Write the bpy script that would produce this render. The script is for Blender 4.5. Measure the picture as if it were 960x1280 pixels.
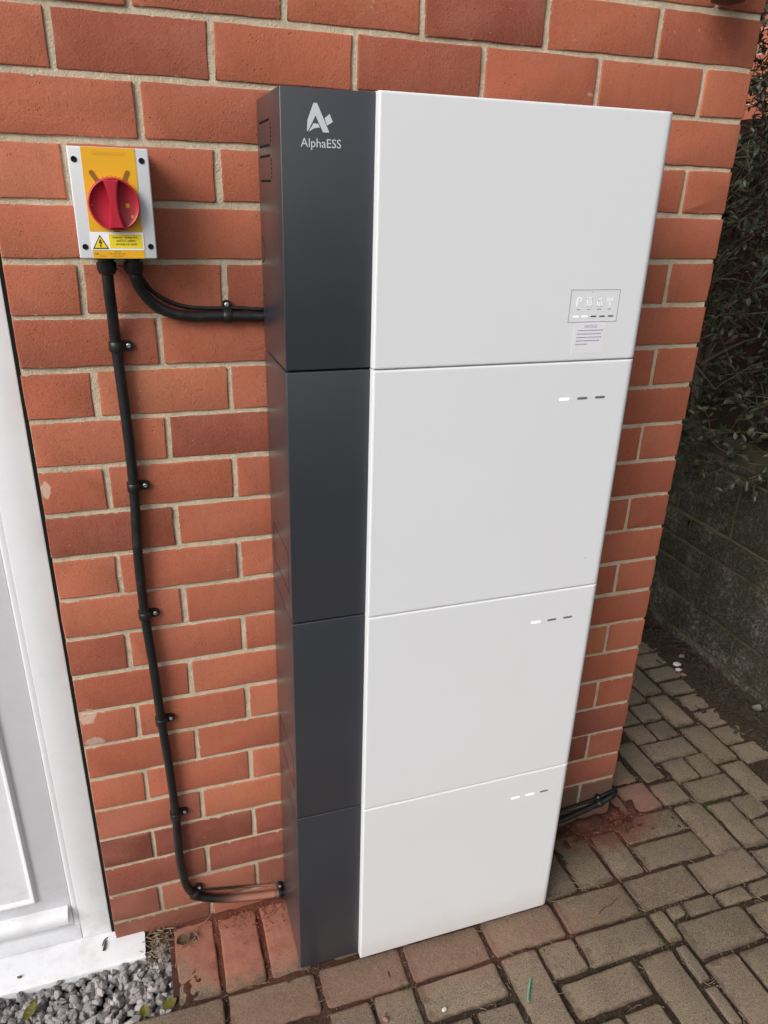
import bpy, bmesh, math, random
from mathutils import Vector, Matrix, noise
R = math.radians
sc = bpy.context.scene
for o in list(bpy.data.objects): bpy.data.objects.remove(o)

# ------------------------------------------------------------------ camera
cd = bpy.data.cameras.new('camera'); cam = bpy.data.objects.new('camera', cd); sc.collection.objects.link(cam)
cd.sensor_fit = 'VERTICAL'; cd.sensor_height = 36.0; cd.lens = 922.413 / 1280 * 36.0
cd.clip_start = 0.02; cd.clip_end = 500
fw = Vector((0.29804293, 0.86830015, -0.39651641)); rt = Vector((0.94930776, -0.31310753, 0.02790085)); up = Vector((0.09992596, 0.38473175, 0.91760355))
m = Matrix.Identity(4)
for i in range(3): m[i][0] = rt[i]; m[i][1] = up[i]; m[i][2] = -fw[i]
m.translation = (-1.16112, -1.31443, 1.62598)
cam.matrix_world = m
sc.camera = cam
sc.render.resolution_x = 768; sc.render.resolution_y = 1024

# ------------------------------------------------------------------ sky, sun, exposure
SUN_EL, SUN_AZ = 35, 236          # elevation; azimuth clockwise from +Y (the light comes from behind-left of the camera)
w = bpy.data.worlds.new('World'); sc.world = w; w.use_nodes = True
nt = w.node_tree; nt.nodes.clear()
sky = nt.nodes.new('ShaderNodeTexSky'); sky.sky_type = 'NISHITA'; sky.sun_disc = False
sky.sun_elevation = R(SUN_EL); sky.sun_rotation = R(SUN_AZ); sky.air_density = 1.0; sky.dust_density = 4.0; sky.ozone_density = 1.0
hs = nt.nodes.new('ShaderNodeHueSaturation'); hs.inputs['Saturation'].default_value = 0.36      # overcast: grey cloud, hardly any blue
bgd = nt.nodes.new('ShaderNodeBackground'); bgd.inputs['Strength'].default_value = 0.11
wo = nt.nodes.new('ShaderNodeOutputWorld')
nt.links.new(sky.outputs[0], hs.inputs['Color']); nt.links.new(hs.outputs[0], bgd.inputs['Color']); nt.links.new(bgd.outputs[0], wo.inputs['Surface'])
sd = bpy.data.lights.new('sun', 'SUN'); sd.energy = 1.5; sd.angle = R(32); sd.color = (1.0, 0.975, 0.95)
so = bpy.data.objects.new('sun', sd); sc.collection.objects.link(so)
az = R(SUN_AZ); el = R(SUN_EL)
to_sun = Vector((math.sin(az) * math.cos(el), math.cos(az) * math.cos(el), math.sin(el)))
so.rotation_euler = to_sun.to_track_quat('Z', 'Y').to_euler()
so.location = (-3, -4, 6)
vs = sc.view_settings; vs.view_transform = 'Standard'; vs.look = 'None'; vs.gamma = 1.0; vs.exposure = 0.38; vs.use_curve_mapping = False

# ------------------------------------------------------------------ helpers
C = sc.collection
rng = random.Random(7)

def obj(name, me, mat=None, parent=None, loc=None, rot=None):
    if isinstance(me, bmesh.types.BMesh):
        d = bpy.data.meshes.new(name); me.to_mesh(d); me.free(); me = d
    if mat is not None and not me.materials: me.materials.append(mat)
    o = bpy.data.objects.new(name, me); C.objects.link(o)
    if parent is not None: o.parent = parent
    if loc is not None: o.location = loc
    if rot is not None: o.rotation_euler = rot
    return o

def empty(name, loc=(0, 0, 0)):
    o = bpy.data.objects.new(name, None); C.objects.link(o); o.location = loc; o.empty_display_size = 0.05
    return o

def tag(o, label=None, cat=None, group=None, kind=None):
    if label: o['label'] = label
    if cat: o['category'] = cat
    if group: o['group'] = group
    if kind: o['kind'] = kind
    return o

def smooth(me, ang=None):
    d = me.data if hasattr(me, 'data') else me
    d.polygons.foreach_set('use_smooth', [True] * len(d.polygons))
    if ang is not None: d.set_sharp_from_angle(angle=R(ang))

def box(bm, x0, x1, y0, y1, z0, z1, bev=0.0, seg=2):
    b = bmesh.new()
    r = bmesh.ops.create_cube(b, size=1.0)
    for v in r['verts']:
        v.co = Vector(((x0 + x1) / 2 + v.co.x * (x1 - x0), (y0 + y1) / 2 + v.co.y * (y1 - y0), (z0 + z1) / 2 + v.co.z * (z1 - z0)))
    if bev > 0: bmesh.ops.bevel(b, geom=list(b.edges), offset=bev, segments=seg, profile=0.5, affect='EDGES')
    t = bpy.data.meshes.new('t'); b.to_mesh(t); b.free(); bm.from_mesh(t); bpy.data.meshes.remove(t)

def lathe(bm, prof, seg, M):
    """prof: list of (radius, height) along local Z; M maps local to world"""
    rings = []
    for r, h in prof:
        if r < 1e-6: rings.append([bm.verts.new(M @ Vector((0, 0, h)))])
        else: rings.append([bm.verts.new(M @ Vector((r * math.cos(2 * math.pi * k / seg), r * math.sin(2 * math.pi * k / seg), h))) for k in range(seg)])
    for a, b in zip(rings, rings[1:]):
        for k in range(seg):
            k2 = (k + 1) % seg
            if len(a) == 1 and len(b) == 1: continue
            if len(a) == 1: bm.faces.new((a[0], b[k], b[k2]))
            elif len(b) == 1: bm.faces.new((a[k], b[0], a[k2]))
            else: bm.faces.new((a[k], b[k], b[k2], a[k2]))

def catmull(pts, n=8):
    P = [Vector(p) for p in pts]; P = [P[0] * 2 - P[1]] + P + [P[-1] * 2 - P[-2]]
    out = []
    for i in range(1, len(P) - 2):
        p0, p1, p2, p3 = P[i - 1:i + 3]
        for k in range(n):
            t = k / n
            out.append(0.5 * ((2 * p1) + (p2 - p0) * t + (2 * p0 - 5 * p1 + 4 * p2 - p3) * t * t + (3 * p1 - p0 - 3 * p2 + p3) * t ** 3))
    out.append(P[-2]); return out

def tube(bm, path, rad, seg=14):
    prev = None; N = None
    for i, p in enumerate(path):
        t = (path[min(i + 1, len(path) - 1)] - path[max(i - 1, 0)]).normalized()
        if N is None: N = t.orthogonal().normalized()
        N = (N - t * N.dot(t)).normalized(); B = t.cross(N)
        r = rad(i / (len(path) - 1)) if callable(rad) else rad
        ring = [bm.verts.new(p + (N * math.cos(2 * math.pi * k / seg) + B * math.sin(2 * math.pi * k / seg)) * r) for k in range(seg)]
        if prev:
            for k in range(seg): bm.faces.new((prev[k], prev[(k + 1) % seg], ring[(k + 1) % seg], ring[k]))
        else: bm.faces.new(ring[::-1])
        prev = ring
    bm.faces.new(prev)

def prism_xz(bm, pts, y0, y1):
    """extruded outline in the XZ plane, front at y0 (nearer the camera), back at y1"""
    a = [bm.verts.new((x, y0, z)) for x, z in pts]; b = [bm.verts.new((x, y1, z)) for x, z in pts]
    n = len(pts)
    area = sum(pts[i][0] * pts[(i + 1) % n][1] - pts[(i + 1) % n][0] * pts[i][1] for i in range(n))
    fs = [bm.faces.new(a), bm.faces.new(b[::-1])]
    for i in range(n): fs.append(bm.faces.new((a[(i + 1) % n], a[i], b[i], b[(i + 1) % n])))
    if area < 0: bmesh.ops.reverse_faces(bm, faces=fs)

def text_mesh(body, size, x, z, yfront, align='CENTER', th=0.0004, width=1.0):
    cu = bpy.data.curves.new('t', 'FONT'); cu.body = body; cu.size = size; cu.align_x = align; cu.extrude = th; cu.resolution_u = 3
    o = bpy.data.objects.new('t', cu); C.objects.link(o); bpy.context.view_layer.update()
    me = bpy.data.meshes.new_from_object(o.evaluated_get(bpy.context.evaluated_depsgraph_get()))
    bpy.data.objects.remove(o); bpy.data.curves.remove(cu)
    for v in me.vertices: v.co = Vector((x + v.co.x * width, yfront - v.co.z, z + v.co.y))
    return me

# ------------------------------------------------------------------ materials
class NT:
    def __init__(s, name, rough=0.6, color=(0.5, 0.5, 0.5), spec=0.5, metal=0.0):
        s.m = bpy.data.materials.new(name); s.m.use_nodes = True; s.t = s.m.node_tree
        s.b = s.t.nodes['Principled BSDF']; s.b.inputs['Roughness'].default_value = rough
        s.b.inputs['Base Color'].default_value = (*color, 1); s.b.inputs['Metallic'].default_value = metal
        s.b.inputs['Specular IOR Level'].default_value = spec
    def n(s, t, **k):
        x = s.t.nodes.new(t)
        for a, v in k.items(): setattr(x, a, v)
        return x
    def l(s, a, b): s.t.links.new(a, b)
    def val(s, sock, v):
        if hasattr(v, 'links') or hasattr(v, 'is_linked'): s.l(v, sock)
        else: sock.default_value = v
    def math(s, op, a, b=0.0, c=None, clamp=False):
        x = s.n('ShaderNodeMath', operation=op); x.use_clamp = clamp
        s.val(x.inputs[0], a); s.val(x.inputs[1], b)
        if c is not None: s.val(x.inputs[2], c)
        return x.outputs[0]
    def noise(s, vec, scale, detail=4, rough=0.55, dist=0.0):
        x = s.n('ShaderNodeTexNoise'); s.l(vec, x.inputs['Vector']); x.inputs['Scale'].default_value = scale
        x.inputs['Detail'].default_value = detail; x.inputs['Roughness'].default_value = rough; x.inputs['Distortion'].default_value = dist
        return x.outputs['Fac']
    def voro(s, vec, scale, out='Distance'):
        x = s.n('ShaderNodeTexVoronoi'); s.l(vec, x.inputs['Vector']); x.inputs['Scale'].default_value = scale
        return x.outputs[out]
    def ramp(s, f, *stops):
        x = s.n('ShaderNodeValToRGB'); s.val(x.inputs[0], f); e = x.color_ramp.elements
        while len(e) < len(stops): e.new(0.5)
        for q, (p, c) in zip(e, stops):
            q.position = p; q.color = (*c, 1) if isinstance(c, tuple) else (c, c, c, 1)
        return x.outputs['Color']
    def mix(s, f, a, b, mode='MIX'):
        x = s.n('ShaderNodeMix', data_type='RGBA', blend_type=mode); s.val(x.inputs[0], f)
        for i, v in ((6, a), (7, b)):
            if isinstance(v, tuple): x.inputs[i].default_value = (*v, 1)
            else: s.l(v, x.inputs[i])
        return x.outputs[2]
    def sstep(s, v, a, b):
        x = s.n('ShaderNodeMapRange', interpolation_type='SMOOTHSTEP'); s.val(x.inputs[0], v)
        x.inputs[1].default_value = a; x.inputs[2].default_value = b
        return x.outputs[0]
    def bump(s, h, dist, strength=1.0, prev=None):
        x = s.n('ShaderNodeBump'); x.inputs['Strength'].default_value = strength; x.inputs['Distance'].default_value = dist
        s.val(x.inputs['Height'], h)
        if prev is not None: s.l(prev, x.inputs['Normal'])
        return x.outputs[0]
    def base(s, c): s.l(c, s.b.inputs['Base Color'])
    def normal(s, c): s.l(c, s.b.inputs['Normal'])
    def world(s): return s.n('ShaderNodeNewGeometry').outputs['Position']
    def local(s): return s.n('ShaderNodeTexCoord').outputs['Object']
    def gen(s): return s.n('ShaderNodeTexCoord').outputs['Generated']
    def rand(s): return s.n('ShaderNodeObjectInfo').outputs['Random']
    def sep(s, v):
        x = s.n('ShaderNodeSeparateXYZ'); s.l(v, x.inputs[0]); return x.outputs

def stain(t, pos, cx, cy, rx, ry, nscale=14, edge=0.35, amt=0.55):
    """soft-edged blotch on the ground: 1 inside an uneven ellipse, 0 outside"""
    x, y, z = t.sep(pos)[0:3]
    dx = t.math('DIVIDE', t.math('SUBTRACT', x, cx), rx); dy = t.math('DIVIDE', t.math('SUBTRACT', y, cy), ry)
    d = t.math('SQRT', t.math('ADD', t.math('MULTIPLY', dx, dx), t.math('MULTIPLY', dy, dy)))
    nn = t.math('MULTIPLY', t.math('SUBTRACT', t.noise(pos, nscale, 5, 0.65), 0.5), amt * 2)
    return t.math('SUBTRACT', 1.0, t.sstep(t.math('ADD', d, nn), 1 - edge, 1 + edge))

def mat_brick(low_course=False):
    t = NT('dark_footing_brick' if low_course else 'fired_clay_brick', 0.86, spec=0.25)
    pos = t.world(); rnd = t.rand()
    base = t.ramp(rnd, (0.0, (0.27, 0.074, 0.045)), (0.07, (0.345, 0.096, 0.055)), (0.2, (0.415, 0.121, 0.066)), (0.6, (0.455, 0.138, 0.076)), (0.88, (0.480, 0.152, 0.084)), (1.0, (0.52, 0.178, 0.094)))
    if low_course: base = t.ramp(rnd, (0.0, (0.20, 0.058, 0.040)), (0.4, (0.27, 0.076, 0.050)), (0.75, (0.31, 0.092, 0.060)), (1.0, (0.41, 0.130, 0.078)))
    off = t.n('ShaderNodeVectorMath', operation='ADD'); t.l(pos, off.inputs[0]); t.l(t.n('ShaderNodeObjectInfo').outputs['Location'], off.inputs[1])
    p = off.outputs[0]
    big = t.noise(p, 9, 4, 0.6)
    c = t.mix(t.math('MULTIPLY', t.sstep(big, 0.35, 0.75), 0.55), base, t.mix(0.55, base, (0.42, 0.180, 0.120)))
    mp = t.n('ShaderNodeMapping'); mp.inputs['Scale'].default_value = (55, 55, 7); t.l(p, mp.inputs['Vector'])
    streak = t.noise(mp.outputs[0], 1.0, 3, 0.6)
    c = t.mix(t.math('MULTIPLY', t.sstep(streak, 0.5, 0.8), 0.35), c, t.mix(0.5, base, (0.17, 0.055, 0.04)))
    fine = t.noise(p, 420, 3, 0.7)
    c = t.mix(t.math('MULTIPLY', t.sstep(fine, 0.52, 0.75), 0.35), c, (0.47, 0.21, 0.14))
    pit = t.voro(p, 170)
    pitm = t.math('MULTIPLY', t.sstep(pit, 0.24, 0.05), t.sstep(t.noise(p, 34, 3), 0.52, 0.68))
    c = t.mix(t.math('MULTIPLY', pitm, 0.4), c, (0.15, 0.05, 0.04))
    grit = t.noise(p, 210, 4, 0.75)
    c = t.mix(t.math('MULTIPLY', t.sstep(grit, 0.5, 0.3), 0.5), c, t.mix(0.6, base, (0.14, 0.04, 0.03)))
    spk = t.math('MULTIPLY', t.sstep(t.voro(p, 85), 0.12, 0.05), t.sstep(t.noise(p, 23, 2), 0.6, 0.66))
    c = t.mix(t.math('MULTIPLY', spk, 0.75), c, (0.62, 0.52, 0.43))
    # mortar smeared over the arrises
    g = t.sep(t.gen())
    ex = t.math('MULTIPLY', t.math('MINIMUM', g[0], t.math('SUBTRACT', 1.0, g[0])), 0.215)
    ez = t.math('MULTIPLY', t.math('MINIMUM', g[2], t.math('SUBTRACT', 1.0, g[2])), 0.075)
    ed = t.math('MINIMUM', ex, ez)
    sm = t.math('SUBTRACT', t.math('MULTIPLY', t.noise(p, 60, 5, 0.7), 0.022), t.math('ADD', ed, 0.0108))
    smm = t.sstep(sm, 0.0, 0.0012)
    c = t.mix(t.math('MULTIPLY', smm, 0.8), c, (0.50, 0.40, 0.29))
    # a rare pale lime splash
    sp2 = t.sstep(t.noise(pos, 15, 5, 0.62, 0.8), 0.70, 0.74)
    c = t.mix(t.math('MULTIPLY', sp2, 0.5), c, (0.60, 0.46, 0.36))
    for bx, bz, ra, rb_ in ((-1.325, .645, .017, .022), (-1.318, .580, .020, .013), (-1.333, 1.135, .008, .018)):
        xx_, zz_ = t.sep(pos)[0], t.sep(pos)[2]
        dx = t.math('DIVIDE', t.math('SUBTRACT', xx_, bx), ra); dz = t.math('DIVIDE', t.math('SUBTRACT', zz_, bz), rb_)
        dd = t.math('ADD', t.math('SQRT', t.math('ADD', t.math('MULTIPLY', dx, dx), t.math('MULTIPLY', dz, dz))), t.math('MULTIPLY', t.math('SUBTRACT', t.noise(pos, 70, 4, 0.6), 0.5), 1.6))
        c = t.mix(t.math('MULTIPLY', t.math('SUBTRACT', 1.0, t.sstep(dd, 0.75, 1.0)), 0.7), c, (0.60, 0.46, 0.38))
    # rain-splashed soil low on the wall
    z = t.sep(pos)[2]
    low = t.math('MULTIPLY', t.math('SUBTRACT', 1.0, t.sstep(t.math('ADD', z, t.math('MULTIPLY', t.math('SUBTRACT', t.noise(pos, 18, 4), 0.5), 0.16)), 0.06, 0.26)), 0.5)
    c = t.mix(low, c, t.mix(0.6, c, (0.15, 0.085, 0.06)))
    # cement slurry on the lowest courses by the corner
    xx = t.sep(pos)[0]
    cor = t.math('MULTIPLY', t.sstep(xx, -0.36, -0.2), t.math('SUBTRACT', 1.0, t.sstep(t.math('ADD', z, t.math('MULTIPLY', t.noise(pos, 30, 3), 0.02)), 0.135, 0.15)))
    c = t.mix(t.math('MULTIPLY', cor, 0.8), c, (0.125, 0.088, 0.062))
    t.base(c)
    h = t.math('ADD', t.math('MULTIPLY', t.noise(p, 330, 4, 0.7), 0.5), t.math('MULTIPLY', t.noise(p, 45, 4, 0.6), 0.45))
    h = t.math('SUBTRACT', h, t.math('MULTIPLY', pitm, 0.7)); h = t.math('ADD', h, t.math('MULTIPLY', smm, 0.5))
    t.normal(t.bump(h, 0.0032, 0.9))
    return t.m

def mat_mortar():
    t = NT('pale_mortar', 0.95, spec=0.15)
    p = t.world()
    c = t.ramp(t.noise(p, 26, 5, 0.65), (0.25, (0.50, 0.41, 0.29)), (0.5, (0.64, 0.54, 0.395)), (0.75, (0.72, 0.62, 0.47)))
    c = t.mix(t.math('MULTIPLY', t.sstep(t.noise(p, 600, 2, 0.7), 0.55, 0.75), 0.5), c, (0.25, 0.19, 0.13))
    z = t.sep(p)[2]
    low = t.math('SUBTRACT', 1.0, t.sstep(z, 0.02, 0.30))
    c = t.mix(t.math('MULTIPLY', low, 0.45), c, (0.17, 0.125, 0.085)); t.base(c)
    h = t.math('ADD', t.noise(p, 450, 4, 0.7), t.math('MULTIPLY', t.noise(p, 70, 4, 0.6), 1.6))
    t.normal(t.bump(h, 0.003, 0.9)); return t.m

def mat_paver():
    t = NT('concrete_block_paving', 0.9, spec=0.25)
    pos = t.world(); rnd = t.rand()
    base = t.ramp(rnd, (0.0, (0.165, 0.127, 0.086)), (0.35, (0.198, 0.155, 0.105)), (0.7, (0.222, 0.173, 0.117)), (1.0, (0.235, 0.172, 0.120)))
    off = t.n('ShaderNodeVectorMath', operation='ADD'); t.l(pos, off.inputs[0]); t.l(t.n('ShaderNodeObjectInfo').outputs['Location'], off.inputs[1])
    p = off.outputs[0]
    c = t.mix(t.math('MULTIPLY', t.sstep(t.noise(p, 11, 5, 0.65), 0.38, 0.72), 0.6), base, (0.125, 0.100, 0.078))
    c = t.mix(t.math('MULTIPLY', t.sstep(t.noise(p, 7, 3, 0.6), 0.5, 0.75), 0.4), c, (0.26, 0.17, 0.13))
    # aggregate: dark and pale grains
    c = t.mix(t.math('MULTIPLY', t.sstep(t.noise(p, 420, 2, 0.6), 0.54, 0.68), 0.75), c, (0.40, 0.33, 0.25))
    c = t.mix(t.math('MULTIPLY', t.sstep(t.noise(p, 300, 2, 0.6), 0.47, 0.34), 0.75), c, (0.06, 0.042, 0.032))
    spk = t.math('MULTIPLY', t.sstep(t.voro(p, 150), 0.14, 0.06), t.sstep(t.noise(p, 60, 2), 0.55, 0.62))
    c = t.mix(t.math('MULTIPLY', spk, 0.8), c, (0.50, 0.44, 0.36))
    # moss and damp, greyer away in the passage
    x, y, z = t.sep(pos)[0:3]
    c = t.mix(t.math('MULTIPLY', t.sstep(t.noise(pos, 5, 4, 0.6), 0.55, 0.72), 0.28), c, (0.105, 0.10, 0.06))
    # dirt washed over the worn arrises
    g = t.sep(t.gen())
    ed = t.math('MINIMUM', t.math('MINIMUM', g[0], t.math('SUBTRACT', 1.0, g[0])), t.math('MINIMUM', g[1], t.math('SUBTRACT', 1.0, g[1])))
    dm = t.math('SUBTRACT', 1.0, t.sstep(t.math('ADD', ed, t.math('MULTIPLY', t.math('SUBTRACT', t.noise(p, 38, 5, 0.7), 0.5), 0.30)), 0.005, 0.085))
    c = t.mix(t.math('MULTIPLY', dm, 0.7), c, (0.085, 0.058, 0.042))
    # brick dust from the drilling: dry and pink by the left cable, wet and red at the corner
    s1 = stain(t, pos, -1.035, -0.035, 0.20, 0.15, 22, 0.3, 0.55)
    c = t.mix(t.math('MULTIPLY', s1, 0.86), c, t.mix(t.sstep(t.noise(pos, 28, 4), 0.4, 0.7), (0.40, 0.155, 0.105), (0.31, 0.115, 0.08)))
    s2 = stain(t, pos, -0.03, -0.03, 0.17, 0.085, 30, 0.3, 0.75)
    c = t.mix(t.math('MULTIPLY', s2, 0.68), c, (0.145, 0.052, 0.036))
    s3 = stain(t, pos, 0.125, 0.03, 0.075, 0.07, 20, 0.4, 0.4)
    c = t.mix(t.math('MULTIPLY', s3, 0.55), c, (0.34, 0.165, 0.12))
    s4 = stain(t, pos, -0.75, -0.27, 0.55, 0.06, 12, 0.5, 0.7)
    c = t.mix(t.math('MULTIPLY', s4, 0.4), c, (0.26, 0.125, 0.088))
    t.base(c)
    h = t.math('ADD', t.math('MULTIPLY', t.noise(p, 430, 3, 0.7), 0.6), t.math('MULTIPLY', t.noise(p, 60, 4, 0.6), 0.8))
    t.normal(t.bump(h, 0.0028, 0.8)); return t.m

def mat_soil():
    t = NT('joint_soil', 0.95, spec=0.2)
    p = t.world()
    c = t.ramp(t.noise(p, 130, 5, 0.7), (0.25, (0.020, 0.013, 0.009)), (0.5, (0.045, 0.030, 0.020)), (0.8, (0.12, 0.088, 0.058)))
    s1 = stain(t, p, -1.02, -0.06, 0.2, 0.13, 16, 0.35, 0.6); c = t.mix(t.math('MULTIPLY', s1, 0.6), c, (0.20, 0.058, 0.038))
    s2 = stain(t, p, -0.01, -0.035, 0.20, 0.10, 22, 0.2, 0.6); c = t.mix(t.math('MULTIPLY', s2, 0.75), c, t.mix(t.sstep(t.noise(p, 45, 4, 0.65), 0.4, 0.65), (0.085, 0.030, 0.021), (0.16, 0.058, 0.040)))
    s5 = stain(t, p, -0.62, -0.22, 0.6, 0.13, 10, 0.5, 0.6); c = t.mix(t.math('MULTIPLY', s5, 0.4), c, (0.14, 0.055, 0.035))
    s3 = t.math('MULTIPLY', t.sstep(t.noise(p, 4.5, 4, 0.6), 0.58, 0.7), 0.55); c = t.mix(s3, c, (0.05, 0.055, 0.02))
    t.base(c)
    t.b.inputs['Roughness'].default_value = 0.95
    t.l(t.math('SUBTRACT', 0.95, t.math('MULTIPLY', s2, 0.55)), t.b.inputs['Roughness'])
    t.normal(t.bump(t.noise(p, 260, 5, 0.75), 0.005, 0.9)); return t.m

def mat_plain(name, col, rough, spec=0.5, metal=0.0, nz=None, bump=None):
    t = NT(name, rough, col, spec, metal)
    if nz:
        sc_, amt, col2 = nz
        t.base(t.mix(t.math('MULTIPLY', t.sstep(t.noise(t.world(), sc_, 5, 0.65), 0.4, 0.7), amt), col, col2))
    if bump: t.normal(t.bump(t.noise(t.world(), bump[0], 3, 0.6), bump[1], 0.6))
    return t.m

def mat_white_enamel():
    t = NT('white_powder_coat', 0.33, (0.80, 0.805, 0.82), 0.5)
    p = t.world()
    c = t.mix(t.math('MULTIPLY', t.sstep(t.noise(p, 3, 5, 0.6), 0.45, 0.8), 0.25), (0.775, 0.79, 0.815), (0.725, 0.73, 0.74))
    sc_ = t.math('MULTIPLY', t.sstep(t.noise(p, 34, 6, 0.7, 0.8), 0.675, 0.75), 0.32)
    c = t.mix(sc_, c, (0.52, 0.50, 0.49))
    mk = t.math('MULTIPLY', t.sstep(t.voro(p, 26), 0.045, 0.03), t.sstep(t.noise(p, 4, 2), 0.6, 0.64))
    c = t.mix(t.math('MULTIPLY', mk, 0.7), c, (0.2, 0.19, 0.18))
    z = t.sep(p)[2]
    lo = t.math('SUBTRACT', 1.0, t.sstep(t.math('ADD', z, t.math('MULTIPLY', t.noise(p, 20, 4), 0.06)), 0.03, 0.13))
    c = t.mix(t.math('MULTIPLY', lo, 0.35), c, (0.50, 0.44, 0.40))
    t.base(c)
    t.b.inputs['Coat Weight'].default_value = 0.35; t.b.inputs['Coat Roughness'].default_value = 0.15
    t.l(t.math('ADD', 0.28, t.math('MULTIPLY', t.noise(p, 14, 4, 0.6), 0.16)), t.b.inputs['Roughness'])
    t.normal(t.bump(t.noise(p, 900, 2, 0.5), 0.0003, 0.5)); return t.m

def mat_dark_enamel():
    t = NT('anthracite_powder_coat', 0.42, (0.040, 0.044, 0.054), 0.7)
    t.b.inputs['Coat Weight'].default_value = 0.3; t.b.inputs['Coat Roughness'].default_value = 0.25
    p = t.world()
    t.base(t.mix(t.math('MULTIPLY', t.sstep(t.noise(p, 5, 5, 0.6), 0.4, 0.75), 0.3), (0.029, 0.032, 0.040), (0.039, 0.041, 0.047)))
    t.l(t.math('ADD', 0.24, t.math('MULTIPLY', t.noise(p, 10, 4, 0.6), 0.14)), t.b.inputs['Roughness'])
    t.normal(t.bump(t.noise(p, 1300, 2, 0.5), 0.0004, 0.6)); return t.m

def mat_upvc():
    t = NT('white_upvc', 0.3, (0.82, 0.83, 0.85), 0.5)
    p = t.world(); z = t.sep(p)[2]
    lo = t.math('SUBTRACT', 1.0, t.sstep(z, 0.0, 0.35))
    d = t.math('MULTIPLY', t.sstep(t.noise(p, 16, 6, 0.7), 0.42, 0.7), t.math('ADD', 0.08, t.math('MULTIPLY', lo, 0.25)))
    c = t.mix(d, (0.775, 0.785, 0.81), (0.42, 0.39, 0.36))
    spk = t.math('MULTIPLY', t.sstep(t.voro(p, 110), 0.12, 0.05), t.math('MULTIPLY', lo, t.sstep(t.noise(p, 30, 2), 0.52, 0.6)))
    c = t.mix(t.math('MULTIPLY', spk, 0.9), c, (0.10, 0.085, 0.07)); t.base(c)
    return t.m

def mat_black_plastic():
    t = NT('black_pvc', 0.38, (0.012, 0.012, 0.013), 0.5)
    p = t.world(); z = t.sep(p)[2]; x = t.sep(p)[0]
    d = t.math('MULTIPLY', t.sstep(t.noise(p, 60, 5, 0.7), 0.5, 0.75), 0.35)
    c = t.mix(d, (0.011, 0.011, 0.012), (0.075, 0.065, 0.058))
    # brick dust lying on the run beside the cabinet
    s = t.math('MULTIPLY', t.math('SUBTRACT', 1.0, t.sstep(z, 0.055, 0.085)), t.math('MULTIPLY', t.sstep(x, -1.12, -1.03), t.math('SUBTRACT', 1.0, t.sstep(x, -0.975, -0.955))))
    nz = t.sep(t.n('ShaderNodeNewGeometry').outputs['Normal'])[2]
    c = t.mix(t.math('MULTIPLY', s, t.sstep(t.math('ADD', nz, t.math('MULTIPLY', t.noise(p, 90, 3), 0.6)), -0.2, 0.5)), c, (0.36, 0.16, 0.115))
    t.base(c); return t.m

def mat_block():
    t = NT('mossy_concrete_block', 0.93, spec=0.2)
    p = t.world(); rnd = t.rand()
    c = t.ramp(t.noise(p, 60, 6, 0.75), (0.34, (0.018, 0.016, 0.012)), (0.5, (0.062, 0.055, 0.042)), (0.66, (0.20, 0.185, 0.16)))
    c = t.mix(t.math('MULTIPLY', rnd, 0.3), c, (0.09, 0.075, 0.05))
    c = t.mix(t.math('MULTIPLY', t.sstep(t.noise(p, 4.5, 5, 0.65), 0.40, 0.6), 0.75), c, (0.020, 0.020, 0.009))
    c = t.mix(t.math('MULTIPLY', t.sstep(t.noise(p, 240, 3, 0.7), 0.56, 0.7), 0.5), c, (0.25, 0.235, 0.21))
    t.base(c)
    t.normal(t.bump(t.math('ADD', t.noise(p, 120, 5, 0.75), t.noise(p, 30, 4, 0.6)), 0.007, 0.9)); return t.m

def mat_leaf():
    t = NT('evergreen_leaf', 0.42, spec=0.5)
    geo = t.n('ShaderNodeNewGeometry')
    p = geo.outputs['Position']
    c = t.ramp(geo.outputs['Random Per Island'], (0.0, (0.012, 0.018, 0.007)), (0.45, (0.024, 0.032, 0.013)), (0.8, (0.050, 0.058, 0.026)), (1.0, (0.115, 0.108, 0.052)))
    c = t.mix(t.math('MULTIPLY', t.rand(), 0.25), c, (0.07, 0.08, 0.045))
    c = t.mix(t.math('MULTIPLY', geo.outputs['Backfacing'], 0.6), c, (0.10, 0.11, 0.08))
    t.base(c); t.normal(t.bump(t.noise(p, 300, 3), 0.001, 0.5)); return t.m

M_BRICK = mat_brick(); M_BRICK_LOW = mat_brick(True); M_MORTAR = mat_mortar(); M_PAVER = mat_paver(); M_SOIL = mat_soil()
M_WHITE = mat_white_enamel(); M_DARK = mat_dark_enamel(); M_UPVC = mat_upvc(); M_BLACK = mat_black_plastic(); M_BLOCK = mat_block(); M_LEAF = mat_leaf()
M_JOINT = mat_plain('old_block_mortar', (0.095, 0.082, 0.050), 0.95, 0.15, nz=(14, 0.8, (0.045, 0.045, 0.022)), bump=(150, 0.006))
M_GASKET = mat_plain('black_gasket', (0.008, 0.0075, 0.0075), 0.85, 0.2)
M_STEEL = mat_plain('zinc_screw', (0.62, 0.62, 0.63), 0.35, metal=1.0)
M_PRINT = mat_plain('silver_print', (0.60, 0.62, 0.66), 0.5)
M_GREYPRINT = mat_plain('grey_print', (0.33, 0.33, 0.35), 0.6)
M_BLUEPRINT = mat_plain('blue_black_print', (0.30, 0.30, 0.40), 0.6)
M_BLACKPRINT = mat_plain('black_print', (0.02, 0.018, 0.015), 0.6)
M_FAINT = mat_plain('worn_ochre_print', (0.40, 0.24, 0.02), 0.6)
M_LABEL = mat_plain('paper_label', (0.785, 0.785, 0.84), 0.4)
M_LENS = mat_plain('smoked_lens', (0.17, 0.165, 0.165), 0.3)
M_LENSD = mat_plain('dark_lens', (0.07, 0.068, 0.068), 0.3)
M_ICON = mat_plain('white_icon_print', (0.93, 0.93, 0.95), 0.4)
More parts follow.
